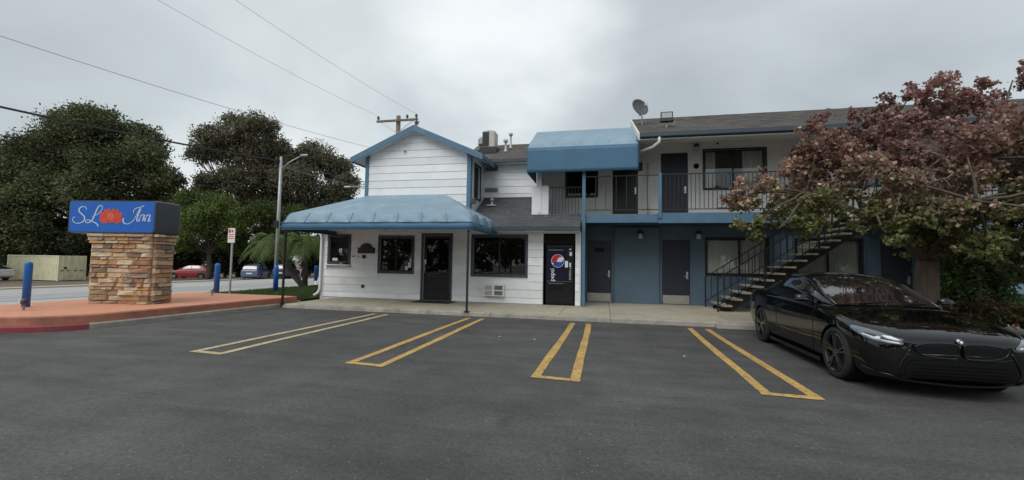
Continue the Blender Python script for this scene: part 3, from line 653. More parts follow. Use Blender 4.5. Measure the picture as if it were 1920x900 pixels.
# gable roof: two slabs, shingles, barge boards
ov = .36; ye0 = WY - ov
for sgn, xe in ((-1, -9.33), (1, -4.16)):
    ez = RZ - .04 - abs(xe - GXR) * (RZ - EZ) / (GXR - GX0) * 1.0 + .06
    s = MB().prism([(xe, ez - .10), (GXR, RZ - .05), (GXR, RZ + .03), (xe, ez - .02)], 'y', ye0 + .04, 24.2).build('roof', m_shingle, lob, recalc=True)
    # barge board on the front edge
    bb = MB().prism([(xe, ez - .22), (GXR, RZ - .17), (GXR, RZ + .045), (xe, ez - .005)], 'y', ye0, ye0 + .035).build('barge_board', m_bluetrim, s, recalc=True)
    MB().box(xe - .03, xe + .03, ye0 + .04, 15.55 if sgn > 0 else 24.2, ez - .17, ez - .015).build('eave_board', m_bluetrim, s)
    # soffit
    sx0, sx1 = sorted((xe, GX0 if sgn < 0 else GX1))
    MB().prism([(xe, ez - .13), (GXR, RZ - .08), (GXR, RZ - .06), (xe, ez - .11)], 'y', ye0 + .036, WY + .002).build('soffit', m_white2, s, recalc=True)
    ax = sorted((xe, (GX0 - .002) if sgn < 0 else (GX1 + .002))); sl = (RZ - .05 - (ez - .10)) / abs(GXR - xe)
    zz2 = lambda xq: ez - .105 + abs(xq - xe) * sl
    MB().prism([(ax[0], zz2(ax[0]) - .03), (ax[1], zz2(ax[1]) - .03), (ax[1], zz2(ax[1])), (ax[0], zz2(ax[0]))], 'y', WY + .004, 15.5 if sgn > 0 else 23.9).build('eave_soffit', m_white2, s, recalc=True)
    # shingles laid course by course
    d = Vector((GXR - xe, 0, RZ + .03 - (ez - .02))); L = d.length; d.normalize(); nr = Vector((-d.z, 0, d.x)) if sgn < 0 else Vector((d.z * 1.0, 0, -d.x)) * -1
    if nr.z < 0: nr = -nr
    sh = MB(); rd = random.Random(5)
    for i in range(int(L / .15) + 1):
        y = ye0 + .0
        while y < 24:
            w = rd.uniform(.26, .38) if y < 17 else 3.0
            p0 = Vector((xe, y, ez - .02)) + d * (i * .15 + rd.uniform(-.01, .01)); p1 = Vector((xe, y, ez - .02)) + d * min(i * .15 + .17, L); yy = Vector((0, w - .006, 0)); t = .012 + rd.random() * .006
            sh.add([p0 + nr * t, p1 + nr * .003, p1 + yy + nr * .003, p0 + yy + nr * t, p0, p0 + yy], [(0, 1, 2, 3), (4, 0, 3, 5)]); y += w
    stuff(sh.build('shingles', m_shingle, s, recalc=False))
MB().tube([(GXR - .02, ye0 + .3, RZ + .06), (GXR - .02, 24, RZ + .06)], .05, 6).build('ridge_cap', m_shingle, lob)
# little bracket lamp on the gable
MB().box(-7.32, -7.22, WY - .13, WY - .03, 5.62, 5.66).build('gable_hook', m_grey, lob)
# side lean-to on the left of the upper storey
MB().prism([(-10.85, 2.62), (GX0 - .01, 3.85), (GX0 - .01, 3.95), (-10.85, 2.72)], 'y', WY + .16, 24.1).build('side_roof', m_shingle, lob, recalc=True)
MB().box(-10.9, -10.82, WY + .2, 24.1, 2.55, 2.70).build('side_gutter', m_white2, lob)
# white drainpipe at the left corner
MB().tube([(-10.62, WY - .06, 2.60), (-10.66, WY - .10, 2.52), (-10.60, WY - .09, 2.40), (-10.60, WY - .09, .42), (-10.66, WY - .12, .26), (-10.76, WY - .22, .16)], .055, 8).build('drainpipe', m_white2, lob, smooth=True)
MB().lathe([(.03, -.06), (.09, -.06), (.09, .08), (.03, .08)], (-10.78, WY - .05, .62), 10).build('hose_bib', m_white2, lob)
# rear upper wall between the lobby and the wing, boards visible over the low roof
BY = 16.2
MB().box(GX1 - .1, -2.42, BY, BY + .12, 3.0, 5.45).build('upper_rear_wall', m_white2, lob)
z = 3.70
while z < 5.4:
    board_run(lob, GX1 + .02, -2.43, z, min(z + .28, 5.44), BY - .001, []); z += .28
for zc in (5.26, 4.41):
    v = MB().box(-4.66, -4.10, BY - .05, BY - .032, zc - .09, zc + .09).build('wall_vent', m_acbeige, lob, bevel=.004)
    for q in range(4): MB().box(-4.63, -4.13, BY - .058, BY - .052, zc - .075 + q * .04, zc - .055 + q * .04).build('louvre', m_dark, v)
# low roof over the lobby front
LY0, LZ0, LY1, LZ1 = 13.84, 2.74, 16.19, 4.05
def low_z(y): return LZ0 + (LZ1 - LZ0) * (y - LY0) / (LY1 - LY0)
MB().prism([(LY0, LZ0 - .07), (LY0, LZ0), (LY1, LZ1), (LY1, LZ1 - .07)], 'x', GX1 + .001, -2.50).build('low_roof', m_shingle, lob, recalc=True)
MB().prism([(LY0, LZ0 - .07), (LY0, LZ0), (14.8, low_z(14.8)), (14.8, low_z(14.8) - .07)], 'x', -2.50, -0.74).build('low_roof', m_shingle, lob, recalc=True)
shingle_roof(lob, GX1 + .01, -0.74, LY0 - .02, LZ0, LY1, LZ1, m_shingle, course=.135, tab=.30, clip=lambda x, y: x < -2.5 or y < 14.72, seed=3)
MB().prism([(LY0 - .13, LZ0 - .12), (LY0 - .13, LZ0 - .005), (LY0 - .11, LZ0 - .005), (LY0 - .11, LZ0 - .09), (LY0 - .03, LZ0 - .09), (LY0 - .03, LZ0 - .005), (LY0 - .005, LZ0 - .005), (LY0 - .005, LZ0 - .13)], 'x', GX1 + .3, -0.73).build('gutter', m_dkblue, lob, recalc=True)
MB().box(-10.6, -0.75, LY0 + .0, WY - .035, LZ0 - .13, LZ0 - .075).build('soffit', m_white2, lob)
# flashing strip against the wall
MB().box(GX1 + .02, -2.5, BY - .05, BY - .031, LZ1 - .02, LZ1 + .06).build('flashing', m_dkblue, lob)
# rear roof behind the low part, running on to the wing
RY0, RZ0, RY1, RZ1 = 15.84, 5.56, 18.1, 6.78
rr = MB().prism([(RY0, RZ0 - .10), (RY0, RZ0), (RY1, RZ1), (20.4, RZ0), (20.4, RZ0 - .1), (RY1, RZ1 - .1)], 'x', -5.6, 1.12).build('rear_roof', m_shingle_b, lob, recalc=True)
shingle_roof(rr, -4.45, 1.1, RY0 - .02, RZ0, RY1, RZ1, m_shingle_b, seed=9)
MB().box(-4.28, 1.1, RY0 - .13, RY0 - .02, RZ0 - .14, RZ0 - .01).build('gutter', m_dkblue, rr)
MB().box(-4.3, 1.1, RY0, BY, RZ0 - .14, RZ0 - .11).build('soffit', m_white2, rr)
# plumbing vents
def vent_pipe(parent, x, y, z, h, r, cap):
    p = MB().lathe([(r * 2.2, -.03), (r * 1.9, .05), (r, .10), (r, h)], (x, y, z), 12).build('vent_pipe', m_grey, parent, smooth=True)
    if cap: MB().lathe([(r * .6, h - .02), (r * 2.0, h), (r * 2.0, h + r * 1.4), (r * 1.5, h + r * 2)], (x, y, z), 12).build('vent_cap', m_grey, p, smooth=False)
def rear_z(y): return RZ0 + (RZ1 - RZ0) * (y - RY0) / (RY1 - RY0)
vent_pipe(rr, -4.0, 16.9, rear_z(16.9), .42, .05, True); vent_pipe(rr, -3.90, 17.4, rear_z(17.4), .58, .045, True); vent_pipe(rr, -5.0, 17.3, rear_z(17.3), .22, .16, True)
vent_pipe(lob, -4.18, 15.55, low_z(15.55), .20, .045, True)
MB().box(-4.36, -4.0, 15.38, 15.72, low_z(15.55) - .02, low_z(15.55) + .03).build('vent_flashing', m_grey, lob)
# little junction box on the corner
MB().box(-4.66, -4.48, WY - .08, WY + .02, 3.62, 3.80).build('junction_box', m_dark, lob, bevel=.01)
# small devices on the front wall
for (a, b, c, d2, mt) in ((-9.30, -9.22, 1.66, 1.69, m_bronze), (-9.06, -9.02, 1.64, 1.68, m_grey), (-8.88, -8.74, 1.60, 1.73, m_bronze), (-8.88, -8.76, .50, .62, m_dark), (-9.5, -9.38, 1.28, 1.30, m_grey)):
    MB().box(a, b, WY - .06, WY - .025, c, d2).build('wall_box', mt, lob, bevel=.006)
# service-window shelf
MB().box(-10.42, -9.34, WY - .16, WY - .03, 1.32, 1.355).build('window_shelf', m_white2, lob, bevel=.006)

# ------------------------------------------------------------------ guest wing
wing = thing('guest_wing', 'long two storey motel wing with white upper walls and blue ground floor', 'building', (8.0, 17.5, 0.0))
BF = 14.30          # balcony front
X1W = 18.0
lo_d1 = (-.60, .30, .12, 2.42); lo_d2 = (2.10, 3.05, .12, 2.47); lo_w1 = (3.60, 5.58, 1.24, 2.50); lo_w2 = (6.48, 8.42, 1.24, 2.50); lo_d3 = (8.95, 9.85, .12, 2.47); lo_w3 = (10.64, 12.9, 1.30, 2.32); lo_d4=(10.3,11.2,.12,2.47)
MB().wall(-.76, X1W, -.05, 2.95, BY, BY + .14, [lo_d1, lo_d2, lo_w1, lo_w2, lo_d3]).build('ground_floor_wall', m_bluewall, wing)
MB().box(-.78, -.70, WY + .2, BY, .1, 2.95).build('alcove_side_wall', m_bluewall, wing)
# boxed-out blue panel between the first two doors, other flat battens
MB().box(.40, 1.98, BY - .10, BY - .002, .12, 2.90).build('wall_panel', m_bluewall, wing, bevel=.008)
for a in (3.14, 5.72, 6.36, 8.55): MB().box(a, a + .10, BY - .03, BY - .002, .12, 2.9).build('batten', m_bluetrim if a > 11 else m_bluewall, wing)
door(wing, *lo_d1, BY, label='navy utility door with a steel kick plate'); door(wing, *lo_d2, BY, label='navy guest room door with a steel kick plate'); door(wing, *lo_d3, BY)
MB().box(-.32, .02, BY + .040, BY + .048, 2.0, 2.14).build('door_sign', m_blackm, wing)
MB().box(-.32, .10, BY + .044, BY + .049, .62, .86).build('door_louvre', m_navy, wing)
window(wing, *lo_w1, BY, trim=.05, trim_mat=m_black, splits=(4.70,), curtains=((3.58, 4.72), (4.70, 5.60)), depth=1.2)
window(wing, *lo_w2, BY, trim=.05, trim_mat=m_black, splits=(7.45,), curtains=((6.5, 7.46), (7.44, 8.44)), depth=1.2)
PBY = 14.22
MB().wall(10.15, X1W, -.05, 2.86, PBY, PBY + .12, [lo_w3]).build('bay_wall', m_baywall, wing)
MB().box(10.15, 10.27, PBY + .12, BY, -.05, 2.86).build('bay_side_wall', m_baywall, wing)
for a in (10.17, 10.36, 10.52): MB().box(a, a + .10, PBY - .03, PBY - .002, .12, 2.85).build('batten', m_bluetrim if a > 10.3 and a < 10.5 else m_baywall, wing)
window(wing, *lo_w3, PBY, trim=.04, trim_mat=m_black, splits=(), blind=1.50, depth=1.2)
MB().box(10.95, 11.6, PBY - .09, PBY - .002, .42, .92).build('wall_unit', m_dkblue, wing, bevel=.01)
# upper wall
up_w0 = (-1.40, -.26, 4.10, 5.40); up_d0 = (.33, 1.25, 3.24, 5.38); up_d1 = (2.06, 3.00, 3.24, 5.66); up_w1 = (3.55, 5.55, 4.30, 5.70); up_d2 = (6.36, 7.3, 3.24, 5.66); up_w2 = (8.0, 9.9, 4.30, 5.70); up_d3=(12.2,13.1,3.24,5.66)
MB().wall(-2.42, X1W, 2.96, 6.35, BY, BY + .12, [up_w0, up_d0, up_d1, up_w1, up_d2, up_w2, up_d3]).build('upper_wall', m_white, wing)
for a in (1.42, 1.62, 1.85, 3.10, 3.36, 5.75, 6.10, 7.55, 7.8, 10.1, 10.4): MB().box(a, a + .035, BY - .018, BY - .002, 3.22, 5.95).build('batten', m_white2, wing)
MB().box(-2.42, -2.30, BY - .05, BY, 3.2, 5.5).build('corner_board', m_white2, wing)
window(wing, *up_w0, BY, trim=.05, trim_mat=m_bronze, splits=(-.83,), depth=1.2, glass=m_glass_d)
door(wing, *up_d0, BY, mat=m_black, frame_mat=m_white2, kick=False, label='black iron screen door')
door(wing, *up_d1, BY, frame_mat=m_white2, kick=False); door(wing, *up_d2, BY, frame_mat=m_white2, kick=False); door(wing, *up_d3, BY, frame_mat=m_white2, kick=False)
window(wing, *up_w1, BY, trim=.05, trim_mat=m_black, splits=(4.52,), curtains=((3.57, 3.95), (4.85, 5.55)), depth=1.6)
window(wing, *up_w2, BY, trim=.05, trim_mat=m_black, splits=(8.95,), curtains=((8.0, 8.5), (9.4, 9.9)), depth=1.6)
for nx in (3.28, 7.62): MB().lathe([(.02, 0), (.10, .0), (.10, .012), (.02, .012)], (nx, BY - .02, 5.14), 14, axis='y').build('number_plate', m_blackm, wing)
MB().box(5.86, 6.06, BY - .04, BY - .002, 4.62, 4.80).build('notice_plate', m_grey, wing)
MB().lathe([(.01, 0), (.035, 0), (.035, .03), (.01, .03)], (4.0 - .0, BY - .05, 5.93), 10, axis='y').build('small_camera', m_blackm, wing)
MB().box(3.95, 4.65, BY - .10, BY - .002, 3.62, 3.98).build('wall_grille', m_acwhite, wing)
# balcony floor, fascia, underside
op = (5.75, 8.35, BF + .02, 15.80)
fl = MB()
for a, b, c, d2 in ((-.72, op[0], BF + .05, BY), (op[0], op[1], op[3], BY), (op[1], X1W, BF + .05, BY), (-2.46, -.72, 14.86, BY)): fl.box(a, b, c, d2, 3.03, 3.20)
fl.build('balcony_floor', m_concrete, wing)
so = MB()
for a, b, c, d2 in ((-.70, op[0], BF + .05, BY), (op[0], op[1], op[3], BY), (op[1], X1W, BF + .05, BY)): so.box(a, b, c, d2, 2.955, 3.027)
so.build('balcony_underside', m_dkblue, wing)
MB().box(-.74, 1.72, BF, BF + .045, 2.91, 3.19).build('balcony_fascia', m_bluetrim, wing, bevel=.006)
MB().box(1.723, op[0], BF - .03, BF + .045, 2.89, 3.22).build('balcony_fascia', m_bluetrim, wing, bevel=.006)
MB().box(op[1], X1W, BF - .03, BF + .045, 2.89, 3.22).build('balcony_fascia', m_bluetrim, wing, bevel=.006)
MB().box(-.74, -.70, BF + .05, 14.86, 2.78, 3.19).build('balcony_fascia', m_bluetrim, wing)
# posts
MB().box(-.70, -.59, BF - .09, BF - .002, .12, 4.62).build('balcony_post', m_bluetrim, wing, bevel=.006)
MB().lathe([(.055, 4.62), (.06, 4.66), (.02, 4.74)], (-.645, BF - .045, 0), 8).build('post_cap', m_grey, wing)
MB().box(1.735, 1.835, BF - .08, BF - .032, 3.05, 4.52).build('railing_post', m_bluetrim, wing, bevel=.006)
MB().lathe([(.012, .1), (.012, .3)], (.36, BF + 1.55, 0), 8).build('door_stop', m_dark, wing)
# railings: every baluster a piece
def railing(parent, p0, p1, zt, zb, pitch, name='balcony_railing', bw=.018, posts=()):
    p0, p1 = Vector(p0), Vector(p1); L = (p1 - p0).length
    r = MB().bar((p0.x, p0.y, zt), (p1.x, p1.y, zt), .045, .03).bar((p0.x, p0.y, zb), (p1.x, p1.y, zb), .035, .025)
    for q in posts: r.bar((p0 + (p1 - p0) * q).to_tuple()[:2] + (zb - .1,), (p0 + (p1 - p0) * q).to_tuple()[:2] + (zt,), .035)
    o = r.build(name, m_black, parent)
    src = None; n = int(L / pitch)
    for i in range(1, n):
        p = p0.lerp(p1, i / n); off = OFF[o.name]
        if src is None:
            mb = MB().box(-bw / 2, bw / 2, -bw / 2, bw / 2, zb + .012, zt - .015); src = mb.build('baluster', m_black, o, local=True); src.location = (p.x - off.x, p.y - off.y, -off.z)
        else: piece(src, o, (p.x - off.x, p.y - off.y, -off.z))
    return o
railing(wing, (-.59, BF - .03, 0), (1.735, BF - .03, 0), 4.46, 3.33, .30)
railing(wing, (1.835, BF - .055, 0), (5.80, BF - .055, 0), 4.47, 3.33, .125)
railing(wing, (8.32, BF - .055, 0), (13.6, BF - .055, 0), 4.47, 3.33, .14)
railing(wing, (-1.88, 14.84, 0), (-.74, 14.84, 0), 4.22, 3.26, .105)
# white parapet box at the end of the balcony
pb = MB().box(-2.50, -1.90, 14.74, 14.90, 3.02, 4.28).box(-2.50, -2.34, 14.90, BY, 3.02, 4.28).build('parapet', m_white2, wing, bevel=.006)
MB().box(-2.28, -2.16, 14.72, 14.74, 3.3, 5.0).build('awning_support', m_white2, wing)
MB().tube([(-1.86, 14.80, 3.28), (-1.9, 14.70, 3.12), (-1.98, 14.55, 3.17)], .025, 6).build('drain_spout', m_grey, wing)
# wing roof
WY0, WZ0, WY1, WZ1 = 13.92, 5.74, 18.0, 7.58
wr = MB().prism([(WY0, WZ0 - .10), (WY0, WZ0), (WY1, WZ1), (22.1, WZ0), (22.1, WZ0 - .1), (WY1, WZ1 - .1)], 'x', 1.13, X1W).build('roof', m_shingle_b, wing, recalc=True)
shingle_roof(wr, 1.13, X1W, WY0 - .02, WZ0, WY1, WZ1, m_shingle_b, course=.16, tab=.34, seed=12)
MB().prism([(WY0 - .13, WZ0 - .13), (WY0 - .13, WZ0 - .01), (WY0 - .11, WZ0 - .01), (WY0 - .11, WZ0 - .11), (WY0 - .03, WZ0 - .11), (WY0 - .03, WZ0 - .01), (WY0 - .004, WZ0 - .01), (WY0 - .004, WZ0 - .15)], 'x', 1.13, X1W).build('gutter', m_dkblue, wr, recalc=True)
MB().prism([(WY0 - .02, WZ0 - .20), (WY0 - .02, WZ0 + .015), (WY1, WZ1 + .015), (WY1, WZ1 - .18)], 'x', 1.085, 1.125).build('barge_board', m_white2, wr, recalc=True)
MB().prism([(WY0, WZ0 - .17), (BY - .001, WZ0 + .28), (BY - .001, WZ0 + .25), (WY0, WZ0 - .2)], 'x', 1.13, X1W).build('soffit', m_white2, wr, recalc=True)
MB().tube([(1.72, WY0 - .06, WZ0 - .12), (1.72, WY0 - .06, WZ0 - .30), (1.55, WY0 + .15, WZ0 - .40), (1.05, WY0 + .5, WZ0 - .50)], .05, 8).build('drainpipe', m_white2, wing, smooth=True)
MB().tube([(1.62, BY - .07, 5.3), (1.62, BY - .07, 3.2)], .045, 8).build('drainpipe', m_white2, wing, smooth=True)
MB().box(1.13, 1.40, BY - .12, BY - .002, 5.02, 5.32).build('meter_box', m_dark, wing, bevel=.01)
MB().box(X1W - .12, X1W, BY + .14, 22, -.05, 5.8).build('side_wall', m_white, wing)
MB().box(-.76, X1W - .12, 21.88, 22, -.05, 5.7).build('rear_wall', m_white, wing)
MB().prism([(BY + .12, 5.5), (21.9, 5.5), (WY1, WZ1 - .12)], 'x', 1.14, 1.24).build('gable_end', m_white2, wing, recalc=True)

# ------------------------------------------------------------------ entrance canopy
can = thing('entrance_canopy', 'large blue canvas entrance canopy with scalloped edge on thin black posts', 'canopy', (-6.8, 11.55, 0.12))
CX0, CX1, CY0, CY1, CZE, CZR = -10.02, -3.66, 11.52, 14.37, 2.68, 3.98
RX0, RX1 = -8.72, -5.66
def prof(t): return .20 * math.sin(min(t / .05, 1) * math.pi / 2) ** .8 + .80 * max(0, t - .02) / .98
def canopy_face(E0, E1, R0, R1, panels, nt=28, per=14):
    E0, E1, R0, R1 = map(Vector, (E0, E1, R0, R1)); rows = []
    ta = [0, .003, .007, .012, .018, .024, .030, .037, .045, .055, .065, .08, .10, .13, .17, .22, .28, .35, .45, .55, .65, .75, .85, .93, 1.0]
    na = panels * per
    out_n = (E1 - E0).normalized(); out_n = Vector((out_n.y, -out_n.x))
    for t in ta:
        row = []
        for i in range(na + 1):
            a = i / na; e = E0.lerp(E1, a); r = R0.lerp(R1, a); p = e.lerp(r, t)
            s = abs(math.sin(math.pi * a * panels)) ** .55
            tk = .085 if abs(out_n.y) > .5 else .16
            k = math.sin(math.pi * min(t / tk, 1) ** .55) if t < tk else 0
            z = CZE + (CZR - CZE) * prof(t) + (s - 1) * .075 * k
            bul = (s - .8) * .09 * k
            row.append((p.x + out_n.x * bul, p.y + out_n.y * bul, z - .02 * math.sin(math.pi * t) * s))
        rows.append(row)
    return MB().grid(rows)
for i in range(9):
    a = i / 8; e0 = Vector((CX0 + (CX1 - CX0) * a, CY0, 0)); e1 = Vector((RX0 + (RX1 - RX0) * a, CY1, 0))
    MB().tube([e0.lerp(e1, t) + Vector((0, -.004, CZE + (CZR - CZE) * prof(t) - (0 if t > .085 or t < .001 else .055 * math.sin(math.pi * (t / .085) ** .55)) + .004)) + (Vector((0, .054 * math.sin(math.pi * (t / .085) ** .55), 0)) if t < .085 else Vector((0, 0, 0))) for t in (0, .004, .01, .02, .03, .045, .06, .085)], .007, 4).build('seam', m_canvas_shade, can)
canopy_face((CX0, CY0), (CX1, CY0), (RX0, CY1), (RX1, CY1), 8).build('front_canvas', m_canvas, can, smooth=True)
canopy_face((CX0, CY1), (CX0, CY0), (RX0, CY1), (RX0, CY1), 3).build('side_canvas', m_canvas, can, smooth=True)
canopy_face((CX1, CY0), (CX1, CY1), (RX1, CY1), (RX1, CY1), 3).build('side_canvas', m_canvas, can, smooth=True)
val = MB()
def valance(p0, p1, n=40):
    rows = []
    for z in (2.46, 2.57, 2.68):
        rows.append([(p0[0] + (p1[0] - p0[0]) * i / n + .008 * math.sin(i * .8) * (1 if p0[0] == p1[0] else 0), p0[1] + (p1[1] - p0[1]) * i / n + .006 * math.sin(i * .9 + z * 3), z) for i in range(n + 1)])
    val.grid(rows)
valance((CX0, CY0), (CX1, CY0)); valance((CX1, CY0), (CX1, CY1), 18); valance((CX0, CY1), (CX0, CY0), 18)
MB().bar((CX0, CY0 - .008, 2.685), (CX1, CY0 - .008, 2.685), .012, .016).bar((CX0, CY0 - .008, 2.468), (CX1, CY0 - .008, 2.468), .008, .014).build('valance_piping', m_canvas_shade, can)
val.build('valance', m_canvas_shade, can, smooth=True, solid=.004)
fr = MB()
for a, b in (((CX0 + .04, CY0 + .04, 2.64), (CX1 - .04, CY0 + .04, 2.64)), ((CX0 + .04, CY0 + .04, 2.64), (CX0 + .04, CY1 - .02, 2.64)), ((CX1 - .04, CY0 + .04, 2.64), (CX1 - .04, CY1 - .02, 2.64)), ((CX0 + .04, CY0 + .04, 2.48), (CX1 - .04, CY0 + .04, 2.48)), ((CX0 + .04, CY0 + .04, 2.48), (CX0 + .04, CY1 - .02, 2.48)), ((CX1 - .04, CY0 + .04, 2.48), (CX1 - .04, CY1 - .02, 2.48))): fr.bar(a, b, .035)
for i in range(1, 8):
    x = CX0 + (CX1 - CX0) * i / 8; xr = RX0 + (RX1 - RX0) * i / 8; fr.bar((x, CY0 + .04, 2.64), (x, CY1 - .02, 2.64), .03); fr.bar((x, CY0 + .06, 2.7), (xr, CY1 - .03, CZR - .12), .03)
fr.build('frame', m_black, can)
# dark lining sheet under the bows
for x in (-9.90, -3.80):
    MB().bar((x, CY0 + .06, .12), (x, CY0 + .06, 2.62), .055).build('post', m_black, can)
    MB().box(x - .07, x + .07, CY0 - .01, CY0 + .13, .119, .133).build('base_plate', m_black, can)

# ------------------------------------------------------------------ balcony awning
aw = thing('balcony_awning', 'blue canvas awning with deep plain front hung over the upper balcony', 'awning', (-.7, 15.1, 4.6))
AX0, AX1, AYF, AYB = -2.56, 1.10, 14.02, 16.12; AZ0, AZ1, AZ2 = 4.60, 5.46, 6.66
rows = []
for t in (0, .01, .03, .05, .08, .11, .14, .18, .25, .35, .5, .65, .8, .9, 1):
    row = []
    for i in range(65):
        a = i / 64; s = abs(math.sin(math.pi * a * 4)) ** .4; k = math.sin(math.pi * min(t / .2, 1)) if t < .2 else 0
        row.append((AX0 + (AX1 - AX0) * a, AYF + (AYB - AYF) * t - .03 * k * s, AZ1 + (AZ2 - AZ1) * (t * .95 + .05 * (1 - (1 - min(t / .06, 1)) ** 2)) + (s - .85) * .10 * k - .02 * math.sin(math.pi * t)))
    rows.append(row)
MB().grid(rows).build('top_canvas', m_canvas, aw, smooth=True)
rows = [[(AX0 + (AX1 - AX0) * i / 48, AYF + .008 * math.sin(i * .5 + z * 2) * (z < AZ1 - .01), z) for i in range(49)] for z in np.linspace(AZ0, AZ1, 8)]
MB().grid(rows).build('front_valance', m_canvas_shade, aw, smooth=True, solid=.004)
MB().add([(AX0, AYF, AZ0), (AX0, AYB, AZ0), (AX0, AYB, AZ2 - .03), (AX0, AYF, AZ1)], [(0, 1, 2, 3)]).build('side_panel', m_canvas_shade, aw, solid=.004)
MB().add([(AX1, AYF, AZ0 + .0), (AX1, AYB, AZ0 + .5), (AX1, AYB, AZ2 - .03), (AX1, AYF, AZ1)], [(3, 2, 1, 0)]).build('side_panel', m_canvas_shade, aw, solid=.004)
fr = MB()
for x in (AX0 + .03, -1.3, -.1, AX1 - .03): fr.bar((x, AYF + .03, AZ0 + .03), (x, AYF + .03, AZ1 - .02), .03); fr.bar((x, AYF + .03, AZ1 - .03), (x, AYB - .02, AZ2 - .06), .03)
fr.bar((AX0 + .03, AYF + .03, AZ0 + .03), (AX1 - .03, AYF + .03, AZ0 + .03), .03); fr.build('frame', m_grey, aw)

# ------------------------------------------------------------------ staircase
st = thing('staircase', 'open black steel staircase with concrete treads rising to the balcony', 'staircase', (3.6, 14.95, .12))
NT = 15; sx, sz, run, rise = 3.62, .12, .297, .2055
ya, yb2 = 14.20, 15.72
tr0 = None
for i in range(NT):
    x = sx + run * i; zt = sz + rise * (i + 1)
    if tr0 is None:
        tr0 = MB().box(-.02, .29, ya + .05 - 14.95, yb2 - .05 - 14.95, -.055, 0).build('tread', m_concrete, st, local=True, bevel=.008); tr0.location = (x - 3.6, 0, zt - .12)
    else: piece(tr0, st, (x - 3.6, 0, zt - .12))
slope = rise / run
def sline(x): return sz + (x - sx) * slope
x_top = sx + run * NT
for y in (ya + .32, yb2 - .40):
    xa, xb = sx - .02, x_top
    MB().prism([(xa, sz), (xa + .34, sz), (xb, sline(xb) - .22), (xb, sline(xb) - .06), (xa, sline(xa) + .10)], 'y', y, y + .05).build('stringer', m_black, st, recalc=True)
def stair_rail(y):
    xa, xb = sx - .15, x_top + .1
    r = MB().bar((xa, y, sline(xa) + 1.13), (xb, y, sline(xb) + 1.05), .045, .03).bar((xa, y, sline(xa) + .30), (xb, y, sline(xb) + .22), .035, .025)
    r.bar((xa, y, sz), (xa, y, sline(xa) + 1.13), .04); r.bar((xb, y, sline(xb)), (xb, y, sline(xb) + 1.05), .04)
    o = r.build('handrail', m_black, st); n = 24; src = None; off = OFF[o.name]
    h = .80
    for i in range(1, n):
        x = xa + (xb - xa) * i / n; z0 = sline(x) + .30 - .08 * i / n
        if src is None: src = MB().box(-.010, .010, -.010, .010, 0, h).build('baluster', m_black, o, local=True); src.location = Vector((x, y, z0)) - off
        else: piece(src, o, Vector((x, y, z0)) - off)
stair_rail(ya - .03); stair_rail(yb2 + .06)
for i in (4, 9): MB().bar((sx + run * i, ya + .02, sline(sx + run * i) + .05), (sx + run * i, ya + .02, sline(sx + run * i) + 1.1), .04).build('rail_post', m_black, st)

# ------------------------------------------------------------------ vending machine
vm = thing('vending_machine', 'black soda vending machine with round red white and blue emblem set in wall niche', 'vending machine', (-1.47, 14.85, .119))
vx0, vx1 = -1.945, -.975; vy = WY + .10
MB().box(vx0, vx1, vy + .03, vy + .80, .16, 2.18).box(vx0 + .03, vx1 - .03, vy + .06, vy + .78, .119, .16).build('cabinet', m_vend, vm, bevel=.012)
MB().box(vx0 + .02, vx1 - .26, vy + .0, vy + .03, .95, 2.08).build('front_panel', m_vendblue, vm, bevel=.012)
MB().box(vx0 + .02, vx1 - .02, vy + .005, vy + .03, .20, .93).build('lower_door', m_vend, vm, bevel=.012)
MB().box(vx1 - .25, vx1 - .02, vy + .005, vy + .03, .95, 2.08).build('selection_panel', m_vend, vm, bevel=.008)
MB().box(vx0 + .12, vx0 + .62, vy - .004, vy + .012, .62, .80).build('delivery_slot', m_blackm, vm, bevel=.01)
MB().box(vx0 + .10, vx0 + .62, vy - .006, vy + .002, 1.985, 2.0).build('trim_strip', m_grey, vm)
MB().box(vx0 + .10, vx0 + .62, vy - .006, vy + .002, .845, .855).build('trim_strip', m_grey, vm)
ec = (vx0 + .42, 1.62); er = .225
def disc(mb, pts, y): mb.add([(a, y, b) for a, b in pts], [tuple(range(len(pts)))])
def arc(a0, a1, n, r=er): return [(ec[0] + r * math.cos(math.radians(a0 + (a1 - a0) * i / n)), ec[1] + r * math.sin(math.radians(a0 + (a1 - a0) * i / n))) for i in range(n + 1)]
def wave(a, b, bend, n=14):
    A, B = Vector(a), Vector(b); d = B - A; nn = Vector((-d.y, d.x)).normalized(); return [tuple(A + d * t + nn * bend * math.sin(2 * math.pi * t) * 1.0) for t in [i / n for i in range(1, n)]]
em = MB(); disc(em, arc(0, 360, 40, er)[:-1], vy - .003); emo = em.build('emblem', m_whiteink, vm)
up = arc(38, 200, 30, er * .94); q = MB(); disc(q, up + wave(up[-1], up[0], -.045), vy - .0055); q.build('emblem_top', m_redink, emo)
lw = arc(218, 378, 30, er * .94); q = MB(); disc(q, lw + wave(lw[-1], lw[0], .05), vy - .0055); q.build('emblem_bottom', m_blueink, emo)
text_mesh('pepsi', .215, 'lettering', m_whiteink, vm, Matrix.Translation((vx0 + .235, vy - .004, 1.14)) @ Matrix.Rotation(math.radians(-90), 4, 'Y') @ Matrix.Rotation(math.radians(90), 4, 'X'))
for (a, b, c, d2) in ((-.16, -.10, 2.0, 2.04), (-.15, -.07, 1.80, 1.93), (-.30, -.20, 1.40, 1.62), (-.15, -.10, 1.42, 1.56), (-.13, -.09, 1.36, 1.39)):
    MB().box(vx1 + a, vx1 + b, vy - .004, vy + .006, c, d2).build('price_label', m_whiteink, vm)
for i in range(8): MB().box(vx1 - .16, vx1 - .09, vy - .004, vy + .006, .98 + i * .043, 1.005 + i * .043).build('select_button', m_grey, vm)

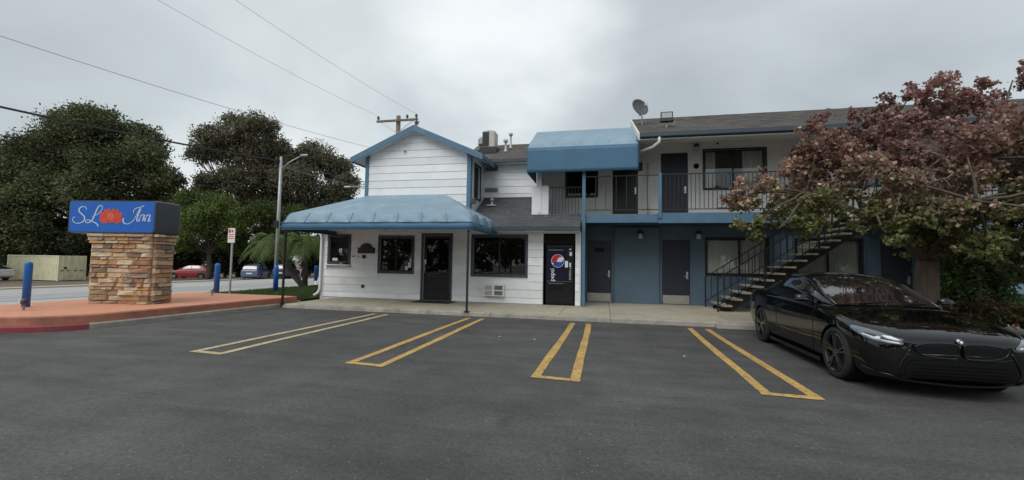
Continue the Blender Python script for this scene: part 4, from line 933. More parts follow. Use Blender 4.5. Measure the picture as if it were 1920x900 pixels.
# ------------------------------------------------------------------ fittings
ac = thing('window_air_conditioner', 'off white wall air conditioner under the wide lobby window', 'air conditioner', (-3.7, WY - .1, .35))
MB().box(-4.06, -3.34, WY - .20, WY - .03, .36, .77).build('case', m_acwhite, ac, bevel=.012)
for x0, x1 in ((-4.02, -3.76), (-3.68, -3.38)):
    for j in range(2):
        z0 = .40 + j * .185; gpan = MB().box(x0, x1, WY - .204, WY - .20, z0, z0 + .15).build('grille', m_grey, ac)
        for k in range(5): MB().box(x0 + .01, x1 - .01, WY - .210, WY - .204, z0 + .012 + k * .028, z0 + .026 + k * .028).build('louvre', m_acbeige if x0 < -3.9 else m_dark, gpan)
pl = thing('wall_plaque', 'black arched plaque on the white wall between the lobby windows', 'plaque', (-8.72, WY - .03, 1.78))
out = [(-9.07, 1.79), (-8.37, 1.79), (-8.37, 2.0), (-8.47, 2.01)] + [(-8.72 + .245 * math.cos(math.radians(a)), 2.0 + .17 * math.sin(math.radians(a))) for a in range(5, 180, 12)] + [(-8.97, 2.01), (-9.07, 2.0)]
MB().prism(out, 'y', WY - .065, WY - .032).build('board', m_blackm, pl, recalc=True, bevel=.006)
MB().prism([(-8.72 + (a + 8.72) * .9, 1.975 + (b - 1.975) * .86) for a, b in out], 'y', WY - .069, WY - .0655).build('face', m_black, pl, recalc=True)
mat_o = thing('doormat', 'black rubber doormat on the walk at the lobby door', 'doormat', (-5.8, 13.9, .12))
MB().box(-6.46, -5.05, 13.45, 14.25, .1205, .134).build('mat', m_rubber, mat_o, bevel=.005)
# things left on the service shelf
tr = thing('shelf_tray', 'small dark tray of oddments on the service window shelf', 'tray', (-9.62, WY - .1, 1.355))
MB().box(-9.80, -9.42, WY - .15, WY - .05, 1.356, 1.375).build('tray', m_bronze, tr, bevel=.005)
MB().lathe([(.03, 1.376), (.05, 1.40), (.045, 1.45), (.02, 1.46)], (-9.55, WY - .10, 0), 10).build('bowl', m_dark, tr); MB().box(-9.75, -9.64, WY - .14, WY - .07, 1.376, 1.41).build('packet', m_acbeige, tr, bevel=.004)
# notices in the service window
nb = thing('service_notice', 'round white sticker in the service window at lobby corner', 'sticker', (-9.86, WY + .04, 1.9))
MB().lathe([(.0, 0), (.075, 0), (.075, .003), (0, .003)], (-9.86, WY + .043, 1.90), 18, axis='y').build('disc', m_paper, nb); MB().lathe([(.0, 0), (.035, 0), (.035, .002), (0, .002)], (-9.86, WY + .0395, 1.90), 14, axis='y').build('mark', m_blueink, nb)
tag(MB().box(-10.2, -9.98, WY + .040, WY + .044, 1.50, 1.60).build('window_notice', m_paper, at=(-10.1, WY + .04, 1.5)), 'white card low in the service window at lobby corner', 'notice')

def wall_lamp(loc, label, up=True):
    t = thing('wall_lamp', label, 'lamp', loc, 'wall lamps beside the guest room doors'); x, y, z = loc
    MB().box(x - .06, x + .06, y - .04, y, z - .09, z + .09).build('back_plate', m_black, t, bevel=.008)
    MB().lathe([(.05, -.14), (.085, -.12), (.085, .04), (.05, .08)], (x, y - .12, z), 12).build('lamp_glass', m_lampglass, t, smooth=True)
    MB().lathe([(.095, .04), (.095, .10), (.04, .15)], (x, y - .12, z), 12).build('hood', m_black, t)
wall_lamp((3.27, BY - .002, 5.78), 'black jar lamp on the upper wall by the navy balcony door')
wall_lamp((3.32, BY - .032, 2.62), 'jar lamp on the blue ground floor wall above the second door')
wall_lamp((1.32, BY - .102, 2.62), 'jar lamp on the boxed out blue wall panel')

ds = thing('satellite_dish', 'grey satellite dish on a short mast at the wing roof end', 'satellite dish', (1.42, 16.2, 6.75))
c = Vector((1.26, 16.1, 7.36)); nrm = Vector((.55, -.80, .25)).normalized(); q = nrm.to_track_quat('Z', 'Y').to_matrix()
rows = []
for i in range(9):
    r = .36 * i / 8; rows.append([c + q @ Vector((r * math.cos(a), r * .92 * math.sin(a), .10 * (r / .36) ** 2)) for a in [2 * math.pi * j / 28 for j in range(28)]])
MB().grid(rows, close=True).build('reflector', M('dish_grey_enamel', (0.085, 0.085, 0.09), 0.5, 0.08), ds, smooth=True, solid=.012)
MB().tube([c - nrm * .02, c - nrm * .12 - Vector((0, 0, .05)), Vector((1.40, 16.25, 7.1)), Vector((1.40, 16.25, 6.76))], .025, 8).build('mast', m_grey, ds)
MB().tube([c + Vector((0, 0, -.30)), c + nrm * .3 + Vector((0, 0, -.32)), c + nrm * .42 + Vector((0, 0, -.12))], .014, 6).build('feed_arm', m_grey, ds)
MB().box(*(v for k in range(3) for v in ((c + nrm * .42)[k] - .05 + (-.1 if k == 2 else 0), (c + nrm * .42)[k] + .05 + (-.1 if k == 2 else 0)))).build('receiver', m_grey, ds, bevel=.012)
for dx in (-.22, .2): MB().bar((1.40, 16.25, 6.95), (1.40 + dx, 16.45, 6.87), .02).build('brace', m_grey, ds)

fl_ = thing('flood_light', 'square flood light on a bracket above the wing eave', 'floodlight', (2.1, 15.0, 6.24))
MB().box(1.90, 2.30, 14.95, 15.02, 6.42, 6.78).build('housing', m_black, fl_, bevel=.012); MB().box(1.935, 2.265, 14.945, 14.952, 6.53, 6.745).build('lens', m_lampglass, fl_)
MB().box(1.88, 2.32, 14.90, 15.10, 6.44, 6.56).build('ballast', m_dark, fl_, bevel=.01)
MB().tube([(2.1, 15.05, 6.44), (2.1, 15.05, 6.26)], .035, 8).build('stem', m_grey, fl_); MB().tube([(2.14, 15.05, 6.35), (2.3, 15.0, 6.32), (2.38, 14.98, 6.44)], .015, 6).build('conduit', m_grey, fl_)

cu = thing('rooftop_condenser', 'tall boxy air conditioning condenser on the dark rear roof', 'air conditioner', (-4.6, 17.1, 6.25))
MB().box(-5.0, -4.46, 16.8, 17.4, 6.34, 7.04).build('case', m_acbeige, cu, bevel=.03)
MB().box(-4.985, -4.70, 16.79, 16.80, 6.38, 7.0).build('louvre_panel', m_dark, cu)
for k in range(12): MB().box(-4.98, -4.705, 16.782, 16.79, 6.41 + k * .047, 6.425 + k * .047).build('louvre', m_black, cu)
MB().box(-5.1, -4.35, 16.72, 17.5, 6.06, 6.34).build('stand', m_black, cu, bevel=.01)
MB().lathe([(.24, 7.04), (.24, 7.07), (.05, 7.10)], (-4.73, 17.1, 0), 20).build('fan_guard', m_dark, cu)

fin = thing('roof_finial', 'small dark star shaped finial at the gable peak', 'finial', (-6.80, 14.3, 6.5))
sp = []
for k in range(10):
    r = .13 if k % 2 == 0 else .055; a = math.pi / 2 + k * math.pi / 5; sp.append((-6.80 + r * math.cos(a), 6.66 + r * math.sin(a)))
MB().prism(sp, 'y', 14.28, 14.32).build('star', m_black, fin, recalc=True); MB().tube([(-6.80, 14.3, 6.48), (-6.80, 14.3, 6.95)], [.015, .006], 6).build('rod', m_black, fin)
# ------------------------------------------------------------------ wheel stops
def wheel_stop(x0, x1, y, label):
    t = thing('wheel_stop', label, 'wheel stop', ((x0 + x1) / 2, y, 0))
    MB().prism([(y - .09, .002), (y + .09, .002), (y + .065, .11), (y + .04, .135), (y - .04, .135), (y - .065, .11)], 'x', x0, x1).build('block', m_kerb, t, bevel=.02)
    for x in (x0 + .3, x1 - .3): MB().lathe([(.014, .13), (.014, .14), (.004, .142)], (x, y, 0), 8).build('pin', m_bronze, t)
wheel_stop(2.72, 4.65, 11.33, 'low concrete wheel stop behind the parked black coupe')

# ------------------------------------------------------------------ island: stone monument sign
mon = thing('monument_sign', 'stacked ledgestone pillar carrying a blue lit box sign', 'sign', (-12.225, 8.60, .305), rotz=.15)
MB().box(-13.04, -11.41, 8.60, 9.15, .30, 2.12).build('pillar_core', m_mortar, mon)
stone_src = []
for k in range(6):
    rd = random.Random(40 + k); mb = MB(); nx = 4; rows = []
    # a unit stone: rough front, slightly rounded edges (x 0..1, z 0..1, y depth -1..0)
    for zi, zz_ in enumerate((0, .12, .5, .88, 1)):
        rows.append([(xx, (-1 + (.35 if xx in (0, 1) or zz_ in (0, 1) else rd.uniform(-.25, .2))), zz_ + rd.uniform(-.04, .04) * (zz_ not in (0, 1))) for xx in (0, .06, .5, .94, 1)])
    mb.grid(rows); n5 = 5
    back = [(x, 0.3, z_) for x, z_ in ((0, 0), (1, 0), (1, 1), (0, 1))]; b0 = len(mb.v); mb.v += back
    mb.f += [tuple([b0, b0 + 1] + [4 - i for i in range(5)]), tuple([b0 + 2, b0 + 3] + [20 + i for i in range(5)]), tuple([b0 + 1, b0 + 2] + [24 - 5 * i for i in range(5)]), tuple([b0 + 3, b0] + [5 * i for i in range(5)])]
    me = bpy.data.meshes.new('stone'); me.from_pydata(mb.v, [], mb.f); me.materials.append(m_stone); me.update(); stone_src.append(me)
def lay_stones(p0, dirx, length, rotz, rows, parent, start):
    rd = random.Random(start); cnt = 0
    for (z0, h, flare) in rows:
        s = -flare; end = length + flare
        while s < end - .01:
            w = rd.choice((.16, .24, .3, .36, .46, .55)) * rd.uniform(.85, 1.15)
            if end - s - w < .14: w = end - s
            o = bpy.data.objects.new('stone', stone_src[rd.randrange(6)]); COL.objects.link(o); o.parent = parent
            off = OFF[parent.name]
            p = Vector(p0) + Vector(dirx) * (s + .004)
            nrmv = Vector((dirx[1], -dirx[0], 0)); p = p + nrmv * flare
            o.location = (p.x - off.x, p.y - off.y, z0 + .003 - off.z); o.rotation_euler = (0, 0, rotz)
            o.scale = (w - .007, .045 + rd.random() * .05, h - .006); s += w; cnt += 1
    return cnt
rows_s = []; z = .305; rd = random.Random(3)
while z < 1.86:
    h = rd.choice((.07, .085, .10, .12, .135)); h = min(h, 1.87 - z) if 1.87 - z < .17 else h; rows_s.append((z, h, 0.0)); z += h
rows_s += [(z, .075, .03), (z + .075, .10, .05), (z + .175, 2.115 - z - .175, .075)]
lay_stones((-13.05, 8.60, 0), (1, 0, 0), 1.65, 0, rows_s, mon, 11)
lay_stones((-11.40, 8.60, 0), (0, 1, 0), .55, math.pi / 2, rows_s, mon, 12)
# hidden back and left sides: joined
bk = MB()
for (z0, h, flv) in rows_s:
    x = -13.05 - flv
    while x < -11.42 + flv: w = min(random.uniform(.25, .5), -11.40 + flv - x); bk.box(x, x + w - .008, 9.15, 9.15 + .05 + flv + random.random() * .03, z0 + .003, z0 + h - .003); x += w
    y = 8.60 - flv
    while y < 9.11 + flv: w = min(random.uniform(.25, .5), 9.15 + flv - y); bk.box(-13.05 - .05 - flv - random.random() * .03, -13.05, y, y + w - .008, z0 + .003, z0 + h - .003); y += w
stuff(bk.build('stone_rear_courses', MATS['ledge_stone'], mon))
# sign cabinet
SX0, SX1, SY0, SY1, SZ0, SZ1 = -13.70, -11.29, 8.50, 9.27, 2.125, 2.985
MB().box(SX0, SX1, SY0 + .02, SY1, SZ0, SZ1).build('sign_cabinet', m_signbox, mon, bevel=.05, bseg=4)
def rrect(x0, x1, z0, z1, r, n=6):
    o = []
    for cx, cz, a0 in ((x1 - r, z0 + r, -90), (x1 - r, z1 - r, 0), (x0 + r, z1 - r, 90), (x0 + r, z0 + r, 180)):
        for i in range(n + 1): a = math.radians(a0 + 90 * i / n); o.append((cx + r * math.cos(a), cz + r * math.sin(a)))
    return o
MB().prism(rrect(SX0 + .005, SX1 - .005, SZ0 + .005, SZ1 - .005, .09), 'y', SY0, SY0 + .05).build('sign_rim', m_signbox, mon, recalc=True)
face = MB().prism(rrect(SX0 + .035, SX1 - .035, SZ0 + .035, SZ1 - .035, .08), 'y', SY0 - .006, SY0 + .01).build('sign_face', m_signface, mon, recalc=True)
def sp2(px, py):    # layout of the drawn letters on the face
    return (SX0 + .03 + (px - 125) / 570 * (SX1 - SX0 - .06), SZ0 + .03 + (282 - py) / 218 * (SZ1 - SZ0 - .06))
def ribbon(mb, pts, w0=.012, w1=.03, y=SY0 - .009, fl=None):
    P = [Vector(p) for p in catmull([sp2(*p) for p in pts], 8)]; L, Rr = [], []
    for i, p in enumerate(P):
        d = (P[min(i + 1, len(P) - 1)] - P[max(i - 1, 0)]).normalized(); nn = Vector((-d.y, d.x))
        w = w0 + (w1 - w0) * max(0, -d.y) ** 1.2      # downstrokes thicker, like a pen
        e = min(1, .35 + min(i, len(P) - 1 - i) / 5); L.append(p + nn * w * .5 * e); Rr.append(p - nn * w * .5 * e)
    n = len(P)
    for k, (yy) in enumerate((y, y + .004)): pass
    mb.grid([[(q.x, y, q.y) for q in L], [(q.x, y, q.y) for q in Rr]])
lt = MB()
S_ = [(240, 128), (232, 108), (212, 102), (192, 114), (188, 134), (206, 154), (226, 174), (228, 200), (204, 219), (172, 220), (150, 204), (152, 184), (166, 176)]
L_ = [(278, 172), (312, 158), (340, 126), (344, 102), (330, 94), (314, 110), (300, 146), (288, 184), (272, 210), (250, 218), (236, 212), (246, 198), (272, 202), (300, 216), (318, 228), (324, 244)]
I_ = [(492, 178), (488, 200), (502, 220), (530, 220), (558, 196), (578, 156), (594, 118), (612, 96), (626, 98)]
I2 = [(556, 150), (556, 126), (574, 110), (604, 104)]
I3 = [(604, 112), (590, 150), (580, 188), (584, 202), (592, 198)]
n1_ = [(590, 200), (602, 172), (606, 158), (600, 184), (594, 206)]; n1b = [(597, 188), (608, 166), (620, 156), (628, 162), (624, 182), (619, 204)]
n2_ = [(630, 190), (638, 172), (642, 158), (638, 184), (632, 206)]; n2b = [(635, 188), (646, 166), (658, 156), (666, 162), (662, 182), (657, 200), (664, 204), (676, 186)]
for s_ in (S_, L_, I_, I2, I3, n1_, n1b, n2_, n2b): ribbon(lt, s_, .017, .034)
lt.build('script_lettering', m_letter, face)
fw = MB()
def petal(cx, cy, rx, ry, rot, lift):
    pts = []
    for i in range(22):
        a = 2 * math.pi * i / 22; x, y = rx * math.cos(a), ry * math.sin(a) * (1.0 if math.sin(a) < 0 else .92); c_, s_ = math.cos(rot), math.sin(rot); q = sp2(cx + x * c_ - y * s_, cy + x * s_ + y * c_); pts.append((q[0], SY0 - .008 - lift, q[1]))
    fw.add(pts, [tuple(range(21, -1, -1))])
for i, pq in enumerate(((365, 190, 34, 32, 0), (447, 190, 34, 32, 0), (350, 168, 18, 30, -.35), (462, 168, 18, 30, .35), (372, 152, 15, 34, -.15), (440, 152, 15, 34, .15), (392, 150, 15, 36, 0), (420, 150, 15, 36, 0), (406, 180, 42, 40, 0))): petal(*pq, lift=i * .0007)
fw.build('flower_emblem', m_flower, face)
mk = MB(); ribbon(mk, [(390, 150), (392, 170), (390, 188)], .018, .022, y=SY0 - .016); ribbon(mk, [(420, 160), (412, 150), (402, 156), (404, 168), (416, 168), (421, 158), (420, 174), (410, 190), (402, 188)], .016, .02, y=SY0 - .016); mk.build('flower_mark', m_flower_c, face)

# ------------------------------------------------------------------ bollards, valves, signs
def bollard(x, y, z0, r, h, label):
    t = thing('bollard', label, 'bollard', (x, y, z0), 'blue bollards around the island')
    MB().lathe([(r, 0), (r, h - r * .9), (r * .92, h - r * .5), (r * .7, h - r * .18), (r * .35, h - .01), (.005, h)], (x, y, z0), 20).build('post', m_bollard, t, smooth=True)
    MB().lathe([(r * 1.12, 0.001), (r * 1.12, .015), (r * 1.0, .02)], (x, y, z0), 20).build('base_collar', m_kerb, t)
bollard(-13.18, 7.30, .307, .072, 1.07, 'blue bollard with purple valve at foot, left of the stone sign')
bollard(-13.08, 12.18, .307, .084, 1.04, 'blue bollard beside the parking sign behind the stone monument')
bollard(-14.15, 16.1, .06, .10, 1.17, 'blue bollard in front of the street light pole base')
bollard(-16.0, 21.2, .0, .09, 1.18, 'blue bollard between the leaning palm and the lobby corner')
def valve(x, y, z0, label, cap, h=.26):
    t = thing('irrigation_valve', label, 'valve', (x, y, z0))
    MB().lathe([(.02, 0), (.02, h * .55), (.03, h * .6), (.03, h * .75)], (x, y, z0), 10).build('riser', m_pipe, t)
    MB().lathe([(.03, h * .5), (.055, h * .55), (.062, h * .8), (.045, h * .97), (.01, h)], (x, y, z0), 10).build('body', cap, t, smooth=True)
    MB().tube([(x, y, z0 + h * .85), (x + .08, y - .02, z0 + h * .95), (x + .13, y - .03, z0 + h * .78)], .025, 8).build('nozzle', m_bronze, t); MB().lathe([(.005, 0), (.045, .0), (.045, .02), (.005, .02)], (x - .05, y - .02, z0 + h * .82), 10).build('handle', m_signwhite, t)
valve(-12.55, 6.92, .307, 'purple capped irrigation valve in front of the leftmost blue bollard', m_cap); valve(-12.45, 11.45, .307, 'small pale irrigation valve by the bollard near the parking sign', m_grey, .22)
sg = thing('parking_sign', 'small white and red parking sign on a steel post behind the stone monument', 'sign', (-13.05, 12.7, .0))
MB().box(-13.09, -13.03, 12.68, 12.72, .0, 2.62).build('post', m_grey, sg)
MB().box(-13.22, -12.92, 12.655, 12.675, 2.08, 2.60).build('plate', m_signwhite, sg, bevel=.006)
q = MB().box(-13.19, -13.10, 12.650, 12.654, 2.44, 2.56); q.add([(-13.09, 12.651, 2.50), (-13.0, 12.651, 2.43), (-13.0, 12.651, 2.56)], [(0, 1, 2)]); q.build('red_mark', m_redink, sg)
for k in range(3): MB().box(-13.18, -12.96, 12.651, 12.654, 2.36 - k * .07, 2.385 - k * .07).build('print_line', m_redink, sg)

# ------------------------------------------------------------------ poles and wires
lp = thing('street_light', 'slim grey street light pole with a short arm behind the blue bollard', 'street light', (-15.75, 17.9, 0))
LX, LY = -15.75, 17.9
MB().tube([(LX, LY, 0), (LX, LY, 3.5), (LX, LY, 6.62)], [.095, .08, .06], 10).build('pole', m_grey, lp, smooth=True)
MB().tube([(LX, LY, 5.95), (LX + .4, LY + .1, 6.35), (LX + 1.0, LY + .2, 6.68)], [.035, .03, .025], 8).build('arm', m_grey, lp, smooth=True)
MB().lathe([(.02, -.22), (.05, -.18), (.06, 0), (.05, .18), (.02, .22)], (LX + 1.15, LY + .2, 6.70), 10, axis='x').build('lamp_head', m_grey, lp, smooth=True)
MB().box(LX - .1, LX + .12, LY - .2, LY - .1, 3.05, 3.4).build('meter', m_bronze, lp)
MB().lathe([(.2, 0), (.2, .12), (.14, .14)], (LX, LY, 0), 12).build('base', m_grey, lp)
l2 = thing('street_light', 'street light head just left of the gable wall in distance', 'street light', (-14.9, 27, 0))
MB().tube([(-14.9, 27, -.05), (-14.9, 27, 6.8)], [.12, .08], 8).build('pole', m_grey, l2); MB().tube([(-14.9, 27, 6.6), (-16.8, 26.9, 6.75), (-17.7, 26.8, 6.75)], .03, 6).build('arm', m_grey, l2); MB().lathe([(.02, -.3), (.08, -.2), (.08, .2), (.02, .3)], (-17.95, 26.8, 6.74), 8, axis='x').build('lamp_head', m_grey, l2)
UX, UY = -12.86, 24.4
up_ = thing('utility_pole', 'wooden utility pole with crossarm rising behind the gable roof', 'utility pole', (UX, UY, -.05))
MB().tube([(UX, UY, -.05), (UX, UY, 10.78)], [.2, .14], 10).build('pole', m_wood, up_, smooth=True)
MB().box(UX - 1.40, UX + 1.42, UY - .26, UY - .15, 10.36, 10.48).build('crossarm', m_wood, up_)
for x in (-1.30, 1.32, .7): MB().lathe([(.02, 0), (.02, .06), (.09, .08), (.07, .15), (.10, .18), (.05, .28), (.01, .29)], (UX + x, UY - .2, 10.48), 10).build('insulator', m_ceramic, up_)
for x in (-1.1, 1.1): MB().bar((UX + x, UY - .2, 10.36), (UX, UY - .17, 9.6), .03).build('brace', m_grey, up_)
def wire(label, a, b, sag, r, mat, n=30):
    a, b = Vector(a), Vector(b); pts = [a.lerp(b, i / n) - Vector((0, 0, 4 * sag * (i / n) * (1 - i / n))) for i in range(n + 1)]
    tag(MB().tube(pts, r, 5).build('power_line', mat, at=(a + b) / 2 - Vector((0, 0, sag))), label, 'cable', 'overhead wires')
wire('thick black cable sagging across the sky at the left', (-24.5, -1.5, 7.6), (-15.75, 17.9, 6.42), .55, .040, m_wire)
wire('thick black cable continuing from the street light to the gable', (-15.75, 17.9, 6.42), (-14.9, 27.0, 6.78), .12, .026, m_wire)
wire('thin cable running just under the thick black one to the gable', (-15.75, 17.9, 6.15), (-14.9, 27.0, 6.45), .15, .015, m_wire_l)
wire('thin grey wire crossing the upper left sky', (-22.5, -2.0, 9.3), (-12.86, 30.4, 9.2), .75, .010, m_wire_l)
wire('thin wire from the top edge to the left end of the crossarm', (-15.6, -6.0, 11.2), (UX - 1.30, UY - .2, 10.77), .75, .006, m_wire_l)
wire('thin wire from the top edge to the right end of the crossarm', (-13.0, -6.0, 11.2), (UX + 1.32, UY - .2, 10.77), .75, .006, m_wire_l)

# ------------------------------------------------------------------ trees
def crown_leaves(name, clumps, n_total, size, cols, colfn=None, droop=.2, fill=.55, seed=1, aspect=.55, jit=.16):
    """leaf-sized faces through a set of ellipsoid clumps; clumps: (x,y,z,rx,ry,rz)"""
    rg = np.random.default_rng(seed); cl = np.array(clumps, float)
    vol = (cl[:, 3] * cl[:, 4] * cl[:, 5]) ** .75; cnt = np.maximum(8, (n_total * vol / vol.sum())).astype(int)
    C = []; K = []
    for c, k in zip(cl, cnt):
        # each clump is broken into twigs so that gaps remain
        nt_ = max(3, k // 26); d = rg.normal(size=(nt_, 3)); d /= np.linalg.norm(d, axis=1)[:, None]; r = rg.random(nt_) ** (1 / 3.0) * (1 - fill) + fill * rg.random(nt_) ** .25
        tw = c[:3] + d * r[:, None] * c[3:6]
        idx = rg.integers(0, nt_, k); p = tw[idx] + rg.normal(size=(k, 3)) * np.minimum(c[3:6].mean() * jit, .9) * np.array([1, 1, .8])
        C.append(p); K.append(np.full(k, rg.uniform(.55, 1.45)))
    Pp = np.concatenate(C); shade = np.concatenate(K); n = len(Pp)
    a = rg.normal(size=(n, 3)); a[:, 2] -= droop * 2; a /= np.linalg.norm(a, axis=1)[:, None]
    b = np.cross(a, rg.normal(size=(n, 3))); b /= np.linalg.norm(b, axis=1)[:, None] + 1e-9
    s = size * rg.uniform(.6, 1.35, (n, 1)); nn = np.cross(a, b)
    V = np.stack([Pp, Pp + a * s * .5 + b * s * aspect * .5 + nn * s * .08, Pp + a * s, Pp + a * s * .5 - b * s * aspect * .5 + nn * s * .08], 1)
    base = np.array(cols)[rg.integers(0, len(cols), n)] if colfn is None else colfn(Pp, rg)
    return leaf_mesh(name, V, base * (shade * rg.uniform(.75, 1.25, n))[:, None])
def limb(mb, p0, p1, r0, r1, rd, bend=.12, n=6, seg=7):
    p0, p1 = Vector(p0), Vector(p1); L = (p1 - p0).length; pts = [p0]
    off = Vector((rd.uniform(-1, 1), rd.uniform(-1, 1), rd.uniform(-.3, .6))) * bend * L
    for i in range(1, seg): t = i / seg; pts.append(p0.lerp(p1, t) + off * math.sin(math.pi * t) + Vector((rd.uniform(-1, 1), rd.uniform(-1, 1), rd.uniform(-1, 1))) * .012 * L)
    pts.append(p1); mb.tube(pts, [r0 + (r1 - r0) * i / seg for i in range(seg + 1)], n); return pts
def make_tree(name, label, base, clumps, n, size, cols, trunk_r, seed, forks=None, group=None, bark=m_bark_d, colfn=None, lean=(0, 0), fill=.55, droop=.2, aspect=.55):
    t = thing(name, label, 'tree', base, group); rd = random.Random(seed); mb = MB(); b = Vector(base)
    cen = Vector(np.mean(np.array(clumps)[:, :3], axis=0)); zt = min(c[2] for c in clumps)
    fork = b + Vector((lean[0], lean[1], max((zt - b.z) * .75, 1.2)))
    limb(mb, b - Vector((0, 0, .1)), fork, trunk_r * 1.15, trunk_r * .8, rd, .05, 10)
    for c in clumps:
        e = Vector(c[:3]); mid = fork.lerp(e, .45) + Vector((0, 0, .06 * (e - fork).length))
        limb(mb, fork, mid, trunk_r * .30, trunk_r * .13, rd, .08, 6); limb(mb, mid, e, trunk_r * .13, trunk_r * .03, rd, .10, 5)
        for k in range(1): limb(mb, mid.lerp(e, .4 + .2 * k), e + Vector((rd.uniform(-1, 1) * c[3], rd.uniform(-1, 1) * c[4], rd.uniform(-.3, .9) * c[5])) * .8, trunk_r * .12, trunk_r * .03, rd, .10, 4, 4)
    mb.build('trunk', bark, t, smooth=True)
    me = crown_leaves('crown', clumps, n, size, cols, colfn, droop, fill, seed, aspect, .20 if size > .18 else .16); me.transform(Matrix.Translation(-b)); obj_from(me, 'crown', t)
    return t
DARK = [(.086, .104, .045), (.108, .126, .057), (.070, .087, .038), (.135, .148, .072)]
MIDG = [(.095, .145, .034), (.12, .175, .044), (.078, .118, .028), (.15, .195, .058)]
OLIVE = [(.108, .107, .062), (.132, .126, .076), (.086, .088, .050), (.150, .136, .088)]
def cl_img(lst):    # clumps given in tree coordinates (right, up) about an anchor facing the lot
    return lst
FR = Vector((.975, .212, 0)); FD = Vector((-.212, .975, 0))     # along and across the row of trees as seen from the lot
def far_clumps(anchor, lst, seed, jit=1.5, zf=1.0):
    rd = random.Random(seed); o = []
    for (s, z, r) in lst:
        z = z * zf
        p = Vector(anchor) + FR * s + FD * rd.uniform(-jit, jit)
        o.append((p.x, p.y, z, r * .95, r * .95, r * .78))
        for k in range(4):
            q = Vector((rd.gauss(0, 1), rd.gauss(0, 1), rd.gauss(0, 1))).normalized() * r * rd.uniform(.35, .75); qr = r * rd.uniform(.36, .58)
            o.append((p.x + q.x, p.y + q.y, z + q.z * .7, qr * 1.15, qr * 1.15, qr * rd.uniform(.8, 1.0)))
    return o
g_tr = 'trees across the street'
A1 = (-62.5, 41.0, -1.05)
make_tree('eucalyptus_tree', 'huge dark eucalyptus with broad layered crown behind the stone sign', A1, far_clumps(A1, [(-3, 19.4, 3.4), (.5, 19.8, 3.0), (4, 18.0, 3.0), (6.5, 16.0, 2.4), (-7, 17.4, 2.8), (-10.5, 16.4, 3.0), (-4, 15.6, 3.4), (1.5, 14.6, 3.8), (5, 13, 3.0), (8.2, 12.4, 2.4), (-9.5, 12.6, 3.4), (-5, 11, 3.6), (0, 10, 3.6), (4.5, 8.8, 3.2), (-13, 13, 2.6), (-12, 9, 3.2), (9.5, 9.8, 2.0)], 3, zf=.90), 130000, .33, DARK, .75, 21, group=g_tr)
A2 = (-45.8, 46.0, -1.0)
make_tree('oak_tree', 'tall open crowned dark tree left of the street light pole', A2, far_clumps(A2, [(-1.5, 19.3, 2.5), (1.8, 19.2, 2.3), (-4.6, 17.6, 2.2), (-5.8, 15.4, 1.7), (-2.5, 15.8, 2.5), (1.2, 15.6, 2.8), (3.8, 17, 2.0), (3.2, 12.8, 2.6), (-.5, 11.8, 2.6), (-3.4, 11.2, 2.2), (1, 8.6, 2.8), (4, 9.4, 2.4), (-3, 7.5, 2.4)], 5, zf=.96), 64000, .30, OLIVE, .5, 22, group=g_tr)
A3 = (-37.8, 48.0, -.85)
make_tree('oak_tree', 'rounded dark tree just left of the white gable', A3, far_clumps(A3, [(-3.2, 14.6, 2.4), (.4, 15.2, 2.5), (3.2, 13.6, 2.3), (5.4, 11.4, 1.7), (-4.4, 11.4, 2.3), (-.6, 11.4, 2.9), (3.2, 9.8, 2.5), (-3.8, 8, 2.5), (.2, 7.6, 2.7), (4.6, 7.8, 2.2)], 6), 58000, .30, OLIVE, .5, 23, group=g_tr)
A4 = (-41.5, 37.5, -.85)
make_tree('bushy_tree', 'bright green bushy tree behind the red car', A4, far_clumps(A4, [(-1.5, 7.2, 2.0), (1.5, 7.0, 1.9), (-3.2, 5.4, 1.7), (3.2, 5.6, 1.7), (0, 5.0, 2.3), (-2.5, 3.3, 1.6), (2.5, 3.4, 1.7)], 7), 40000, .22, MIDG, .28, 24, group=g_tr)
A5 = (-35.0, 39.8, -.75)
make_tree('bushy_tree', 'yellow green bushy tree beside the street light pole', A5, far_clumps(A5, [(-1.2, 6.4, 1.8), (1.4, 6.2, 1.7), (0, 4.4, 2.0), (-2.4, 4.4, 1.5), (2.6, 4.2, 1.5)], 8), 26000, .2, [(.05, .075, .018), (.065, .092, .022), (.045, .062, .016)], .22, 25, group=g_tr)
A6 = (-84, 44, -1.05)
make_tree('dark_tree', 'dark leafy tree at the far left edge above the container', A6, far_clumps(A6, [(0, 15, 3.4), (4, 12.5, 3.2), (-4, 12, 3), (1, 9.5, 3.6), (5, 7.6, 3), (-3, 7, 3), (0, 4.5, 3), (6, 4.4, 2.4)], 9), 40000, .36, DARK, .5, 26, group=g_tr)
A8 = (-69, 35.5, -1.05)
make_tree('dark_tree', 'dark leafy tree at extreme left edge beside the white car', A8, far_clumps(A8, [(-2, 9.5, 2.6), (2, 8.6, 2.6), (0, 6, 2.8), (3.5, 5.4, 2.2), (-3, 5.5, 2.4), (1, 3, 2.6), (4.2, 2.4, 1.9), (-2, 2, 2.2)], 19), 26000, .32, DARK, .3, 29, group=g_tr)
A7 = (-54, 27.5, -1.05)
make_tree('roadside_tree', 'small leafy tree standing in front of the container left end', A7, far_clumps(A7, [(-4.0, 4.6, 1.7), (-5.5, 3.2, 1.7), (-3.6, 2.2, 1.2), (-6, 1.2, 1.3)], 10), 13000, .24, MIDG, .16, 27, group=g_tr)
